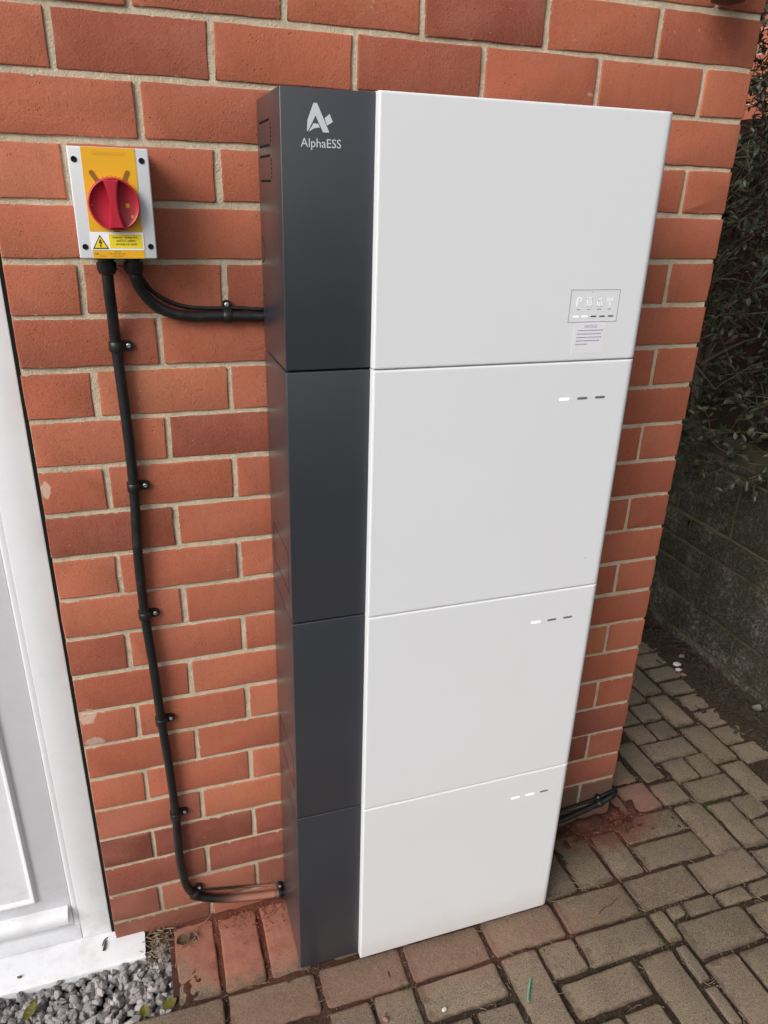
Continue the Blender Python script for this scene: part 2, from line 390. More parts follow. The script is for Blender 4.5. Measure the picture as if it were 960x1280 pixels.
_t = NT('lit_indicator', 0.3, (0.95, 0.95, 0.98)); _t.b.inputs['Emission Color'].default_value = (1, 0.98, 1, 1); _t.b.inputs['Emission Strength'].default_value = 0.45; M_LED = _t.m
M_ISO = mat_plain('grey_white_abs', (0.66, 0.68, 0.70), 0.4, nz=(12, 0.25, (0.52, 0.53, 0.55)))
M_YELLOW = mat_plain('amber_plate', (0.82, 0.43, 0.015), 0.35, nz=(25, 0.2, (0.76, 0.36, 0.015)))
M_LEMON = mat_plain('lemon_label', (0.86, 0.68, 0.03), 0.4)
M_RED = mat_plain('red_switch_plastic', (0.46, 0.014, 0.036), 0.36, nz=(40, 0.2, (0.40, 0.012, 0.03)))
M_SLOT = mat_plain('brown_recess', (0.27, 0.11, 0.008), 0.6)
M_TWIG = mat_plain('bark', (0.105, 0.082, 0.058), 0.9, 0.2, nz=(60, 0.6, (0.05, 0.04, 0.028)), bump=(180, 0.003))
M_STRAW = mat_plain('dry_straw', (0.25, 0.19, 0.125), 0.9, 0.2, nz=(60, 0.85, (0.085, 0.058, 0.038)))
M_DEAD = mat_plain('dead_leaf', (0.20, 0.14, 0.09), 0.85, 0.2, nz=(90, 0.7, (0.09, 0.06, 0.04)), bump=(120, 0.003))
M_YLEAF = mat_plain('yellowed_leaf', (0.30, 0.27, 0.055), 0.65, 0.3, nz=(90, 0.8, (0.15, 0.16, 0.045)))
M_GREEN = mat_plain('green_plastic', (0.10, 0.30, 0.17), 0.45, nz=(200, 0.4, (0.20, 0.38, 0.26)))
M_CHIP = mat_plain('white_chip', (0.58, 0.55, 0.49), 0.8, nz=(100, 0.4, (0.45, 0.4, 0.33)))
M_PINKCHIP = mat_plain('pink_chip', (0.27, 0.145, 0.11), 0.9, nz=(120, .6, (.16, .10, .08)))
M_FENCE = mat_plain('stained_timber', (0.060, 0.026, 0.017), 0.85, 0.2, nz=(20, 0.6, (0.032, 0.017, 0.012)), bump=(90, 0.004))
M_FLOOD = mat_plain('black_cast_aluminium', (0.02, 0.021, 0.023), 0.4, nz=(40, 0.4, (0.05, 0.05, 0.055)))

def mat_gravel():
    t = NT('grey_limestone_chips', 0.85, spec=0.25)
    geo = t.n('ShaderNodeNewGeometry'); p = geo.outputs['Position']
    c = t.ramp(geo.outputs['Random Per Island'], (0.0, (0.17, 0.155, 0.15)), (0.5, (0.30, 0.28, 0.275)), (1.0, (0.46, 0.44, 0.435)))
    c = t.mix(t.math('MULTIPLY', t.sstep(t.noise(p, 150, 4, 0.7), 0.45, 0.7), 0.5), c, (0.36, 0.33, 0.32)); t.base(c)
    t.normal(t.bump(t.noise(p, 250, 4, 0.7), 0.003, 0.7)); return t.m
M_GRAVEL = mat_gravel()

def mat_ground():  # unseen ground, toned dark to cut the light bounced onto the cabinet
    t = NT('dark_unseen_tarmac', 0.95, spec=0.2); p = t.world()
    t.base(t.ramp(t.noise(p, 20, 6, 0.7), (0.3, (0.040, 0.037, 0.034)), (0.7, (0.085, 0.078, 0.070))))
    t.normal(t.bump(t.noise(p, 80, 5, 0.7), 0.01, 0.8)); return t.m

def mat_far_brick():
    t = NT('far_brickwork', 0.9, spec=0.2)
    mp = t.n('ShaderNodeMapping'); mp.inputs['Rotation'].default_value = (R(90), 0, R(90)); t.l(t.world(), mp.inputs['Vector'])
    b = t.n('ShaderNodeTexBrick'); t.l(mp.outputs[0], b.inputs['Vector']); b.inputs['Scale'].default_value = 1.0
    b.inputs['Brick Width'].default_value = 0.225; b.inputs['Row Height'].default_value = 0.086; b.inputs['Mortar Size'].default_value = 0.006
    b.inputs['Color1'].default_value = (0.43, 0.15, 0.085, 1); b.inputs['Color2'].default_value = (0.33, 0.10, 0.06, 1); b.inputs['Mortar'].default_value = (0.45, 0.36, 0.26, 1)
    t.base(b.outputs['Color']); return t.m

# ================================================================== SETTING: ground
bm = bmesh.new(); s = 60
vsq = [bm.verts.new(v) for v in ((-s, -s, -0.055), (s, -s, -0.055), (s, s, -0.055), (-s, s, -0.055))]; bm.faces.new(vsq)
tag(obj('ground', bm, mat_ground()), kind='structure')

# ---- block paving: one object per block
paving = tag(empty('block_paving', (0, 0, 0)), kind='structure')
RECT = [  # x0,x1,y0,y1 to the joint centres
 (-1.217,-1.116,-.205,-.004),(-1.116,-1.014,-.205,-.004),(-1.014,-.912,-.205,-.004),
 (-1.318,-1.116,-.31,-.205),(-1.116,-.913,-.305,-.205),(-.911,-.712,-.305,-.205),(-.711,-.511,-.305,-.207),(-.51,-.308,-.305,-.207),(-.307,-.099,-.305,-.207),(-.1,.1,-.305,-.207),(.1,.296,-.308,-.212),(.296,.5,-.308,-.225),
 (-.317,-.215,-.205,-.02),(-.215,-.107,-.205,-.03),(-.105,-.012,-.205,-.055),(-.01,.195,-.117,-.03),(-.01,.2,-.207,-.117),(.195,.295,-.222,-.03),(.295,.387,-.225,-.05),(.387,.475,-.14,-.05),(.387,.475,-.225,-.14),
 (-.91,-.812,-.405,-.305),(-.812,-.711,-.4,-.305),(-.711,-.508,-.4,-.305),(-.502,-.402,-.507,-.305),(-.4,-.306,-.395,-.305),(-.305,-.095,-.4,-.305),
 (-.092,-.046,-.397,-.305),(-.044,.006,-.347,-.305),(.006,.106,-.352,-.307),(.106,.206,-.356,-.308),(.206,.306,-.358,-.308),(-.046,.154,-.452,-.35),(.155,.355,-.455,-.358),
 (-.711,-.61,-.6,-.402),(-.608,-.505,-.51,-.402),(-.398,-.198,-.492,-.397),(-.193,-.091,-.602,-.4),(-.088,-.05,-.5,-.4),(-.088,-.05,-.602,-.502),(-.047,.052,-.652,-.453),(.052,.152,-.652,-.455),(-.3,-.2,-.6,-.497),(-.4,-.3,-.6,-.497),
 (.075,.182,-.025,.084),(.03,.075,-.025,.084),(.07,.17,.084,.184),(.18,.28,-.027,.062),(.183,.262,.066,.25),
 (.281,.456,-.047,.04),(.28,.369,.04,.136),(.369,.452,.04,.136),(.264,.442,.136,.222),(.26,.347,.222,.307),(.347,.441,.222,.307),(.457,.547,-.095,.073),(.446,.545,.076,.252),(.44,.532,.256,.43),(.35,.439,.309,.402),(.26,.349,.309,.402),(.355,.441,.402,.49),(.444,.533,.434,.61),
]
for a, b in ((.045,.136),(.136,.226),(.226,.314),(.314,.404),(.404,.49),(.49,.575),(.575,.662),(.662,.75),(.75,.84)): RECT.append((.547 if a < .4 else .536, .70, a, b))
X0, X1, Y0, Y1, CS = -1.32, 0.70, -1.45, 1.6, 0.05
nx, ny = int((X1 - X0) / CS), int((Y1 - Y0) / CS)
occ = [[False] * ny for _ in range(nx)]
for i in range(nx):
    for j in range(ny):
        cx, cy = X0 + (i + .5) * CS, Y0 + (j + .5) * CS
        if (cy > -0.01 and cx < 0.02) or (cx < -1.217 and cy > -0.31) or any(r[0] - .02 < cx < r[1] + .02 and r[2] - .02 < cy < r[3] + .02 for r in RECT): occ[i][j] = True
fill = []
for j in range(ny - 1, -1, -1):
    for i in range(nx):
        if occ[i][j]: continue
        hz = ((i // 4) + (j // 4)) % 2 == 0
        mw, mh = (4, 2) if hz else (2, 4)
        ww = 1
        while ww < mw and i + ww < nx and not occ[i + ww][j]: ww += 1
        hh = 1
        while hh < mh and j - hh >= 0 and all(not occ[i + k][j - hh] for k in range(ww)): hh += 1
        for a in range(ww):
            for b in range(hh): occ[i + a][j - b] = True
        fill.append((X0 + i * CS, X0 + (i + ww) * CS, Y0 + (j - hh + 1) * CS, Y0 + (j + 1) * CS))
def slab_outline(wd, hg, rc, seed, amp):
    pts = []
    q = random.Random(seed)
    hw, hh = wd / 2, hg / 2; rc = min(rc, hw * .45, hh * .45)
    for cx, cy, a0 in ((hw - rc, hh - rc, 0), (-hw + rc, hh - rc, 90), (-hw + rc, -hh + rc, 180), (hw - rc, -hh + rc, 270)):
        for k in range(3):
            a = R(a0 + 45 * k); pts.append(Vector((cx + rc * math.cos(a), cy + rc * math.sin(a))))
        n = max(1, int((hg if a0 in (90, 270) and False else (wd if a0 in (0, 180) else hg)) / 0.035))
        nxt = {0: (-hw + rc, hh), 90: (-hw, -hh + rc), 180: (hw - rc, -hh), 270: (hw, hh - rc)}[a0]
        p0 = pts[-1]
        for k in range(1, n): pts.append(p0.lerp(Vector(nxt), k / n))
    for p in pts: p += Vector((q.uniform(-amp, amp), q.uniform(-amp, amp)))
    return pts
def slab_mesh(name, wd, hg, th, rc, seed, amp, insets, axis='Z'):
    """worn block: outline rings (inset, drop below the face), then the body"""
    out = slab_outline(wd, hg, rc, seed, amp); q = random.Random(seed + 1)
    bm = bmesh.new(); rings = []
    for ins, drop in insets + [(0.0, th)]:
        fx, fy = max(0.05, 1 - 2 * ins / wd), max(0.05, 1 - 2 * ins / hg)
        ring = []
        for p in out:
            d = drop + (q.uniform(-1, 1) * min(0.0007, drop * .5) if drop < th else 0)
            x, y = p.x * fx, p.y * fy
            ring.append(bm.verts.new((x, y, -d) if axis == 'Z' else (x, d, y)))
        rings.append(ring)
    top = bm.faces.new(rings[0] if axis == 'Z' else rings[0])
    for a, b in zip(rings, rings[1:]):
        for k in range(len(a)):
            k2 = (k + 1) % len(a); bm.faces.new((a[k2], a[k], b[k], b[k2]))
    bm.normal_update()
    want = Vector((0, 0, 1)) if axis == 'Z' else Vector((0, -1, 0))
    if top.normal.dot(want) < 0: bmesh.ops.reverse_faces(bm, faces=list(bm.faces))
    me = bpy.data.meshes.new(name); bm.to_mesh(me); bm.free(); smooth(me)
    return me
cache = {}
for r in RECT + fill:
    wd, hg = r[1] - r[0] - rng.uniform(.007, .013), r[3] - r[2] - rng.uniform(.007, .013)
    if wd < .012 or hg < .012: continue
    key = (round(wd, 2), round(hg, 2), rng.randrange(3))
    if key not in cache:
        cache[key] = slab_mesh('paver', key[0] if abs(key[0] - wd) < .006 else wd, key[1], .05, .0055, int(key[0] * 1e4 + key[1] * 1e6) + key[2], .0018, [(.0055, 0), (.0022, .0006), (.0005, .0024), (0, .007)]); cache[key].materials.append(M_PAVER)
    o = obj('paver', cache[key], None, paving, ((r[0] + r[1]) / 2, (r[2] + r[3]) / 2, rng.uniform(-.0015, .0018)), (R(rng.uniform(-.5, .5)), R(rng.uniform(-.5, .5)), R(rng.uniform(-.7, .7))))
# soil packed in the joints, heaped red by the house corner
gs = .0085; X0s, X1s, Y0s, Y1s = -1.30, .80, -1.42, 1.5
nx, ny = int((X1s - X0s) / gs), int((Y1s - Y0s) / gs)
vv, ff = [], []
for j in range(ny + 1):
    y = Y0s + j * gs
    for i in range(nx + 1):
        x = X0s + i * gs
        if y > -0.45 or (x < -0.2 and y > -.6):
            z = -.0062 + .006 * noise.noise((x * 14, y * 14, 1.3)) + .006 * noise.noise((x * 55, y * 55, 4.1))
        else: z = -.0085 + .006 * noise.noise((x * 14, y * 14, 1.3))
        d = math.hypot((x + .05) / .19, (y + .012) / .075) + .45 * noise.noise((x * 26, y * 26, 9)) + .2 * noise.noise((x * 70, y * 70, 3))
        z += (.017 * max(0, 1 - d) + .003 * noise.noise((x * 70, y * 70, 2))) if d < 1 else 0
        d = math.hypot((x + 1.02) / .2, (y + .0) / .03); z += .013 * max(0, 1 - d)
        if x > .62:                                       # soil drifted against the garden wall
            z += (min(x, .77) - .62) / .15 * (.035 + .02 * noise.noise((x * 16, y * 16, 3)))
        vv.append((x, y, z))
for j in range(ny):
    for i in range(nx):
        cx, cy = X0s + (i + .5) * gs, Y0s + (j + .5) * gs
        if (cy > 0.02 and cx < -.03) or (cx < -1.222 and cy > -.312): continue
        a = j * (nx + 1) + i; ff.append((a, a + 1, a + nx + 2, a + nx + 1))
me = bpy.data.meshes.new('joint_soil'); me.from_pydata(vv, [], ff); me.materials.append(M_SOIL); smooth(me)
tag(obj('joint_soil', me, None, paving), kind='stuff')

# ---- gravel by the door
q = random.Random(3); vv, ff = [], []
ico = bmesh.new(); bmesh.ops.create_icosphere(ico, subdivisions=1, radius=1.0)
iv = [v.co.copy() for v in ico.verts]; fi = [[v.index for v in f.verts] for f in ico.faces]; ico.free()
def add_stone(x, y, z, r):
    M = Matrix.Rotation(q.uniform(0, 6.3), 3, Vector((q.uniform(-1, 1), q.uniform(-1, 1), q.uniform(-1, 1))).normalized())
    sx, sy, sz = r * q.uniform(.75, 1.35), r * q.uniform(.6, 1.0), r * q.uniform(.45, .8)
    b = len(vv)
    cut = [(Vector((q.uniform(-1, 1), q.uniform(-1, 1), q.uniform(-1, 1))).normalized(), q.uniform(.45, .8)) for _ in range(6)]
    for v in iv:
        p = v.copy()
        for n_, d_ in cut:
            e = p.dot(n_) - d_
            if e > 0: p -= n_ * e
        p = M @ Vector((p.x * sx, p.y * sy, p.z * sz)); vv.append((x + p.x, y + p.y, z + p.z))
    ff.extend([[i + b for i in f] for f in fi])
for layer, (cnt, z0) in enumerate(((2200, -.038), (2100, -.026), (1000, -.018))):
    for k in range(cnt):
        x = q.uniform(-1.95, -1.222); y = q.uniform(-.55, -.008)
        if y < -.30 and x > -1.325: continue
        if y > -.055 and x < -1.29: continue
        add_stone(x, y, z0 + q.uniform(-.005, .006), q.uniform(.008, .0165) * (1.3 if q.random() < .12 else 1))
me = bpy.data.meshes.new('gravel'); me.from_pydata(vv, [], ff); me.materials.append(M_GRAVEL)
tag(obj('gravel', me), 'grey limestone chippings spread in front of the white door sill', 'gravel', kind='stuff')

# ================================================================== brick wall
wall = tag(empty('brick_wall', (-.67, 0.05, 0)), 'red brick house wall with pale mortar joints behind the battery cabinet', 'brick wall')
WL = Vector((-.67, 0.05, 0))
CH, ZB0, XE = .086, 1.858, -1.342
bm = bmesh.new()
box(bm, XE, -.0035, .0032, .30, -.10, 2.37)
box(bm, -2.85, -2.335, .0032, .30, -.10, 2.37)
box(bm, -2.3349, XE - .0001, .0045, .30, 2.125, 2.37)
for v in bm.verts: v.co -= WL
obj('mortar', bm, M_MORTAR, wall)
bvar = {}
def brick(x0, x1, zc, deep=.10):
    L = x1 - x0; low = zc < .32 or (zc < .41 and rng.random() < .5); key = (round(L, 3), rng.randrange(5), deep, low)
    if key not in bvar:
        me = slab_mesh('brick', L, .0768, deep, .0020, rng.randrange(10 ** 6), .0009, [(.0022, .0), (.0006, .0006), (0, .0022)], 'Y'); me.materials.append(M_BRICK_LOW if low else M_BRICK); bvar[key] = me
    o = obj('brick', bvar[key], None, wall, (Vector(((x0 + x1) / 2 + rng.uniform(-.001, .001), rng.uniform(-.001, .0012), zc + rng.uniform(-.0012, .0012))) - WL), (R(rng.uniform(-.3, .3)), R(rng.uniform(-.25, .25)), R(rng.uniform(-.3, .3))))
    return o
for n in range(-5, 23):
    # course below bed joint n ; course A (n=-1) begins with a stretcher at the corner
    zc = ZB0 - CH * n - CH / 2
    stret = (n % 2) != 0
    ends = [0.0]; x = -.22 if stret else -.1075
    while x > XE + .03: ends.append(x); x -= .225
    for i, e in enumerate(ends):
        x1 = 0.0 if i == 0 else e - .0048
        x0 = (ends[i + 1] + .0048) if i + 1 < len(ends) else XE
        if x1 - x0 < .018: continue
        brick(x0, x1, zc)
    x = -2.335
    for wdt in ((.215, .215) if stret else (.102, .215, .102)):
        brick(x - wdt, x, zc); x -= wdt + .011
    if zc - .04 > 2.12:
        x = -2.329
        while x < XE - .05:
            x2 = min(x + .215, XE - .006); brick(x, x2, zc); x = x2 + .011

# ================================================================== door
DL = Vector((-1.84, .02, 0)); door = tag(empty('entrance_door', DL), 'white plastic door and frame with projecting sill, set beside the brick wall', 'door')
def dbox(name, mat, *a, bev=.002, parent=door, seg=2):
    bm = bmesh.new(); box(bm, *a, bev=bev, seg=seg)
    for v in bm.verts: v.co -= DL
    o = obj(name, bm, mat, parent); smooth(o, 35); return o
dbox('sealant', M_GASKET, -1.3509, -1.3415, .020, .06, .0, 2.12, bev=0)
fo, fi_ = -1.3505, -1.4145
dbox('jamb', M_UPVC, fi_, fo, .0205, .09, .0062, 2.12, bev=.003)
dbox('jamb', M_UPVC, -2.33, -2.27, .0205, .09, .0062, 2.12, bev=.003)
dbox('head', M_UPVC, -2.2695, fi_ - .0005, .0205, .09, 2.06, 2.12, bev=.003)
dbox('threshold', M_UPVC, -2.2695, fi_ - .0005, .0212, .09, .0062, .046, bev=.004)
# stepped bead between the frame and the leaf
for nm, a in (('frame_bead', (-1.4275, fi_ + .0005, .0255, .08, .0465, 2.059)), ('frame_bead', (-2.27, -2.257, .0255, .08, .0465, 2.059))): dbox(nm, M_UPVC, *a, bev=.0045, seg=3)
leaf = dbox('door_leaf', M_UPVC, -2.2565, -1.428, .029, .085, .050, 2.055, bev=.0015)
# moulded panel bead: four mitred bars
px0, px1, pz0, pz1, bw = -2.19, -1.4905, .148, 1.0, .0155
def bead(px0, px1, pz0, pz1):
    bm = bmesh.new()
    prof = [(0, 0), (.002, -.006), (.006, -.0085), (.010, -.0075), (.0135, -.003), (bw, .001)]     # (inset, y)
    rings = []
    for ins, yy in prof:
        rings.append([bm.verts.new((px0 + ins, .0288 + yy, pz0 + ins)), bm.verts.new((px1 - ins, .0288 + yy, pz0 + ins)), bm.verts.new((px1 - ins, .0288 + yy, pz1 - ins)), bm.verts.new((px0 + ins, .0288 + yy, pz1 - ins))])
    for a, b in zip(rings, rings[1:]):
        for k in range(4): bm.faces.new((a[k], a[(k + 1) % 4], b[(k + 1) % 4], b[k]))
    for v in bm.verts: v.co -= DL
    # local frame is the leaf's parent frame (the leaf has no transform of its own)
    o = obj('panel_bead', bm, M_UPVC, leaf); smooth(o, 40)
    bm = bmesh.new(); box(bm, px0 + bw - .0015, px1 - bw + .0015, .0272, .0295, pz0 + bw - .0015, pz1 - bw + .0015)
    for v in bm.verts: v.co -= DL
    obj('panel', bm, M_UPVC, leaf)
bead(px0, px1, pz0, pz1); bead(px0, px1, 1.09, 1.97)
# rain deflector: rounded nose bar
bm = bmesh.new()
prof = [(.0288, .1145), (.018, .1135), (.008, .108), (.003, .099), (.003, .090), (.006, .083), (.012, .080), (.0288, .080)]
a = [bm.verts.new((-1.434, y, z)) for y, z in prof]; b = [bm.verts.new((-2.25, y, z)) for y, z in prof]
for k in range(len(prof)): k2 = (k + 1) % len(prof); bm.faces.new((a[k], b[k], b[k2], a[k2]))
bm.faces.new(a[::-1]); bm.faces.new(b)
bmesh.ops.recalc_face_normals(bm, faces=list(bm.faces))
for v in bm.verts: v.co -= DL
smooth(obj('rain_deflector', bm, M_UPVC, leaf), 40)
# sill: sloping top, nose
bm = bmesh.new()
prof = [(.09, .0055), (-.003, .0045), (-.052, .0005), (-.0575, -.0015), (-.0605, -.006), (-.061, -.030), (-.05, -.034), (.0, -.036), (.09, -.036)]
a = [bm.verts.new((-1.2775 if y < 0 else -1.3425, y, z)) for y, z in prof]; b = [bm.verts.new((-2.38 if y < 0 else -2.33, y, z)) for y, z in prof]
for k in range(len(prof)): k2 = (k + 1) % len(prof); bm.faces.new((a[k], b[k], b[k2], a[k2]))
bm.faces.new(a[::-1]); bm.faces.new(b)
bmesh.ops.recalc_face_normals(bm, faces=list(bm.faces))
for v in bm.verts: v.co -= DL
smooth(obj('sill', bm, M_UPVC, door), 30)
# handle, out of the picture to the left
bm = bmesh.new(); box(bm, -2.235, -2.205, .018, .0285, .93, 1.17, bev=.004); box(bm, -2.23, -2.10, -.03, -.012, 1.035, 1.057, bev=.006); box(bm, -2.229, -2.211, -.02, .02, 1.037, 1.055, bev=.003)
for v in bm.verts: v.co -= DL
obj('handle', bm, M_STEEL, leaf)

# ================================================================== battery cabinet
BL = Vector((-.635, -.11, 0)); unit = tag(empty('battery_cabinet', BL), 'tall stacked home battery cabinet, dark grey side strip and four white front covers', 'battery cabinet')
UX0, UX1, UY0, UY1 = -.9455, -.334, -.205, -.018
WX0, WX1, WY = -.8105, -.3245, -.222
SE = [1.7545, 1.371, .9205, .4615, .0135]
def unitobj(name, bm, mat, parent=unit, sm=None):
    if isinstance(bm, bmesh.types.BMesh):
        for v in bm.verts: v.co -= BL
    else:
        for v in bm.vertices: v.co -= BL
    o = obj(name, bm, mat, parent)
    if sm: smooth(o, sm)
    return o
def cover_mesh(z0, z1):
    """pressed cover: crisp left edge, right edge rolled back, tiny rounded arrises"""
    bm = bmesh.new(); rb, rt_ = (.008 if z0 < .1 else .0025), (.006 if z1 > 1.7 else .0025); rr = .015; yb = -.199
    col = [(WX0, yb), (WX0, WY + .0018), (WX0 + .0005, WY + .0006), (WX0 + .0018, WY), (WX0 + .004, WY), (WX0 + .2, WY), (WX1 - rr - .004, WY)]
    for k in range(9): a = R(90 * k / 8); col.append((WX1 - rr + rr * math.sin(a), WY + rr * (1 - math.cos(a))))
    col.append((WX1, yb + .004))
    grid = []
    for x, y in col:
        def inset(r):
            u = x - (WX1 - r); return r - math.sqrt(max(0, r * r - u * u)) if u > 0 else 0
        lo, hi = z0 + inset(rb), z1 - inset(rt_); d = lambda v: min(y + v, yb)
        grid.append([bm.verts.new(p) for p in ((x, yb, lo), (x, d(.0018), lo), (x, d(.0006), lo + .0006), (x, y, lo + .0018), (x, y, lo + .004), (x, y, (lo + hi) / 2), (x, y, hi - .004), (x, y, hi - .0018), (x, d(.0006), hi - .0006), (x, d(.0018), hi), (x, yb, hi))])
    for a, b in zip(grid, grid[1:]):
        for k in range(10): bm.faces.new((a[k], b[k], b[k + 1], a[k + 1]))
    bmesh.ops.remove_doubles(bm, verts=list(bm.verts), dist=1e-5)
    bmesh.ops.dissolve_degenerate(bm, edges=list(bm.edges), dist=1e-6)
    bmesh.ops.recalc_face_normals(bm, faces=list(bm.faces))
    if sum(f.normal.y * f.calc_area() for f in bm.faces) > 0: bmesh.ops.reverse_faces(bm, faces=list(bm.faces))
    return bm
cases, covers = [], []
for i in range(4):
    z1, z0 = SE[i] - (.0012 if i else 0), SE[i + 1] + (.0012 if i < 3 else 0)
    bm = bmesh.new(); box(bm, UX0, UX1, UY0, UY1, z0, z1 - .001, bev=.0016, seg=3)
    cases.append(unitobj('module_casing', bm, M_DARK, sm=40))
    covers.append(unitobj('front_cover', cover_mesh(z0, z1), M_WHITE, sm=50))
# black filler standing in for shade in the module seams, and the feet
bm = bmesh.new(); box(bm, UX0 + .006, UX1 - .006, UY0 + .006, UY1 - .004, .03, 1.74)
unitobj('seam_shadow_filler', bm, M_GASKET)
for fx in (-.90, -.38):
    for fy in (-.17, -.055):
        bm = bmesh.new(); lathe(bm, [(0, -.004), (.02, -.004), (.02, .004), (.012, .006), (.012, .02), (0, .02)], 16, Matrix.Translation((fx, fy, 0))); unitobj('foot', bm, M_GASKET, sm=40)
# logo and lettering
LY = UY0 - .0004
lo = bmesh.new()
prism_xz(lo, [(-.8990, 1.7355), (-.9075, 1.7145), (-.9085, 1.7005), (-.9058, 1.7030), (-.8962, 1.7205), (-.8858, 1.7003), (-.8770, 1.7005), (-.8940, 1.7355)], LY, UY0 + .0003)
prism_xz(lo, [(-.9062, 1.7002), (-.8985, 1.7045), (-.8905, 1.7062), (-.8925, 1.7105), (-.8990, 1.7110), (-.9010, 1.7080)], LY, UY0 + .0003)
prism_xz(lo, [(-.8835, 1.7178), (-.8765, 1.7232), (-.8720, 1.7138), (-.8803, 1.7088)], LY, UY0 + .0003)
unitobj('logo', lo, M_PRINT, cases[0])
unitobj('lettering', text_mesh('AlphaESS', .0158, -.8885, 1.6815, UY0, 'CENTER', width=.98), M_PRINT, cases[0])
# perforated vents on the left flank
def dots(pts, r=.0018):
    bm = bmesh.new()
    for y, z in pts: lathe(bm, [(0, .0004), (r, .0004), (r, -.001)], 8, Matrix.Translation((UX0, y, z)) @ Matrix.Rotation(R(-90), 4, 'Y'))
    return bm
pp = []
for zt, zb in ((1.719, 1.686), (1.672, 1.638)):
    for k in range(15): y = -.122 + k * .0058; pp += [(y, zt), (y, zb)]
    for k in range(5): pp.append((-.134 + .001 * (k in (0, 4)), zb + (zt - zb) * (k + .9) / 6))
tag(unitobj('vent_perforations', dots(pp), M_GASKET, cases[0]), kind='stuff')
pp = []
for zc in (1.535, 1.444):
    for k in range(13):
        a = math.pi * k / 12 - math.pi / 2; pp.append((-.03 - .022 * math.cos(a), zc + .019 * math.sin(a)))
tag(unitobj('vent_perforations', dots(pp, .0011), M_GASKET, cases[0]), kind='stuff')
for i, (zt, zb) in ((1, (1.05, .972)), (2, (.60, .525))):          # recessed connection hatch outline on the flank
    bm = bmesh.new(); e = .0009
    for (ya, za, yb, zb_) in ((-.182, zb, -.045, zb), (-.182, zt, -.045, zt), (-.182, zb, -.182, zt), (-.045, zb, -.045, zt)):
        box(bm, UX0 - .0003, UX0 + .001, min(ya, yb) - e, max(ya, yb) + e, min(za, zb_) - e, max(za, zb_) + e)
    unitobj('hatch_outline', bm, M_BLACKPRINT, cases[i])
# indicator lights
def pill(xc, zc, wd, hg):
    pts = []; r = hg / 2
    for cx, a0 in ((xc + wd / 2 - r, -90), (xc - wd / 2 + r, 90)):
        for k in range(5): a = R(a0 + 45 * k); pts.append((cx + r * math.cos(a), zc + r * math.sin(a)))
    bm = bmesh.new(); prism_xz(bm, pts, WY - .0005, WY + .0006); return bm
for ci, zc, x0, st in ((1, 1.3055, -.461, (1, 0, 0)), (2, .8535, -.461, (1, 0, 0)), (3, .3965, -.456, (1, 1, 0))):
    for k in range(3):
        unitobj('indicator_light', pill(x0 + .036 * k, zc, .0205, .0042), M_LED if st[k] else M_LENS, covers[ci])
for k in range(5): unitobj('indicator_light', pill(-.459 + .0168 * k, 1.446, .0112, .0021), M_LED if k < 2 else M_LENSD, covers[0])
# display outline, icons, notice
bm = bmesh.new(); e = .0005
for a in ((-.473, -.3795, 1.489, 1.489), (-.473, -.3795, 1.437, 1.437), (-.473, -.473, 1.437, 1.489), (-.3795, -.3795, 1.437, 1.489)):
    box(bm, a[0] - e, a[1] + e, WY - .0003, WY + .0005, a[2] - e, a[3] + e)
unitobj('display_outline', bm, M_GREYPRINT, covers[0])
def icon(kind, x, z):
    bm = bmesh.new(); y0, y1 = WY - .0004, WY + .0005; t_ = .0010
    def bar(xa, xb, za, zb): box(bm, x + xa, x + xb, y0, y1, z + za, z + zb)
    if kind == 0:      # grid / plug
        bar(-.0045, -.0012, -.0075, .0075); bar(-.0012, .0050, .0050, .0075); bar(-.0012, .0050, .0, .0020); bar(.0030, .0050, .0020, .0050)
    elif kind == 1:    # battery
        bar(-.0045, -.0035, -.0075, .006); bar(.0035, .0045, -.0075, .006); bar(-.0045, .0045, -.0075, -.0062); bar(-.0045, .0045, .005, .0062); bar(-.0018, .0018, .0062, .0078)
        for k in range(3): bar(-.0025, .0025, -.0048 + k * .0032, -.003 + k * .0032)
    elif kind == 2:    # backup house
        bar(-.0045, -.0034, -.0075, .003); bar(.0034, .0045, -.0075, .003); bar(-.0045, .0045, -.0075, -.0064); bar(-.0045, .0045, .002, .0031); bar(-.0025, .0025, .0044, .0056); bar(-.001, .001, -.0055, -.001)
    else:              # antenna
        bar(-.0007, .0007, -.0075, .004); bar(-.0052, -.0042, .0, .0065); bar(.0042, .0052, .0, .0065); bar(-.0030, -.0022, .0012, .0055); bar(.0022, .0030, .0012, .0055)
    return bm
for k in range(4):
    unitobj('icon', icon(k, -.456 + .0199 * k, 1.4695), M_ICON, covers[0])
q = random.Random(11)
def greek(x0, x1, z, h, y, bm):
    x = x0
    while x < x1 - .001:
        wd = min(q.uniform(.0018, .006), x1 - x); box(bm, x, x + wd, y - .0003, y + .0004, z - h / 2, z + h / 2); x += wd + .0009
bm = bmesh.new()
for k in range(4): box(bm, -.456 + .0199 * k - (.003, .003, .0045, .0035)[k], -.456 + .0199 * k + (.003, .003, .0045, .0035)[k], WY - .0003, WY + .0004, 1.4568, 1.4582)
unitobj('icon_captions', bm, M_GREYPRINT, covers[0])
bm = bmesh.new(); box(bm, -.4595, -.3985, WY - .0003, WY + .0004, 1.384, 1.4342)
notice = unitobj('notice_label', bm, M_LABEL, covers[0])
unitobj('lettering', text_mesh('NOTICE', .0068, -.428, 1.4275, WY - .0003, 'CENTER', .0003), M_BLUEPRINT, notice)
bm = bmesh.new()
for xa, xb, z in ((-.452, -.402, 1.423), (-.453, -.406, 1.4172), (-.453, -.404, 1.4115), (-.453, -.407, 1.4058), (-.453, -.43, 1.400)): greek(xa, xb, z, .0015, WY - .0003, bm)
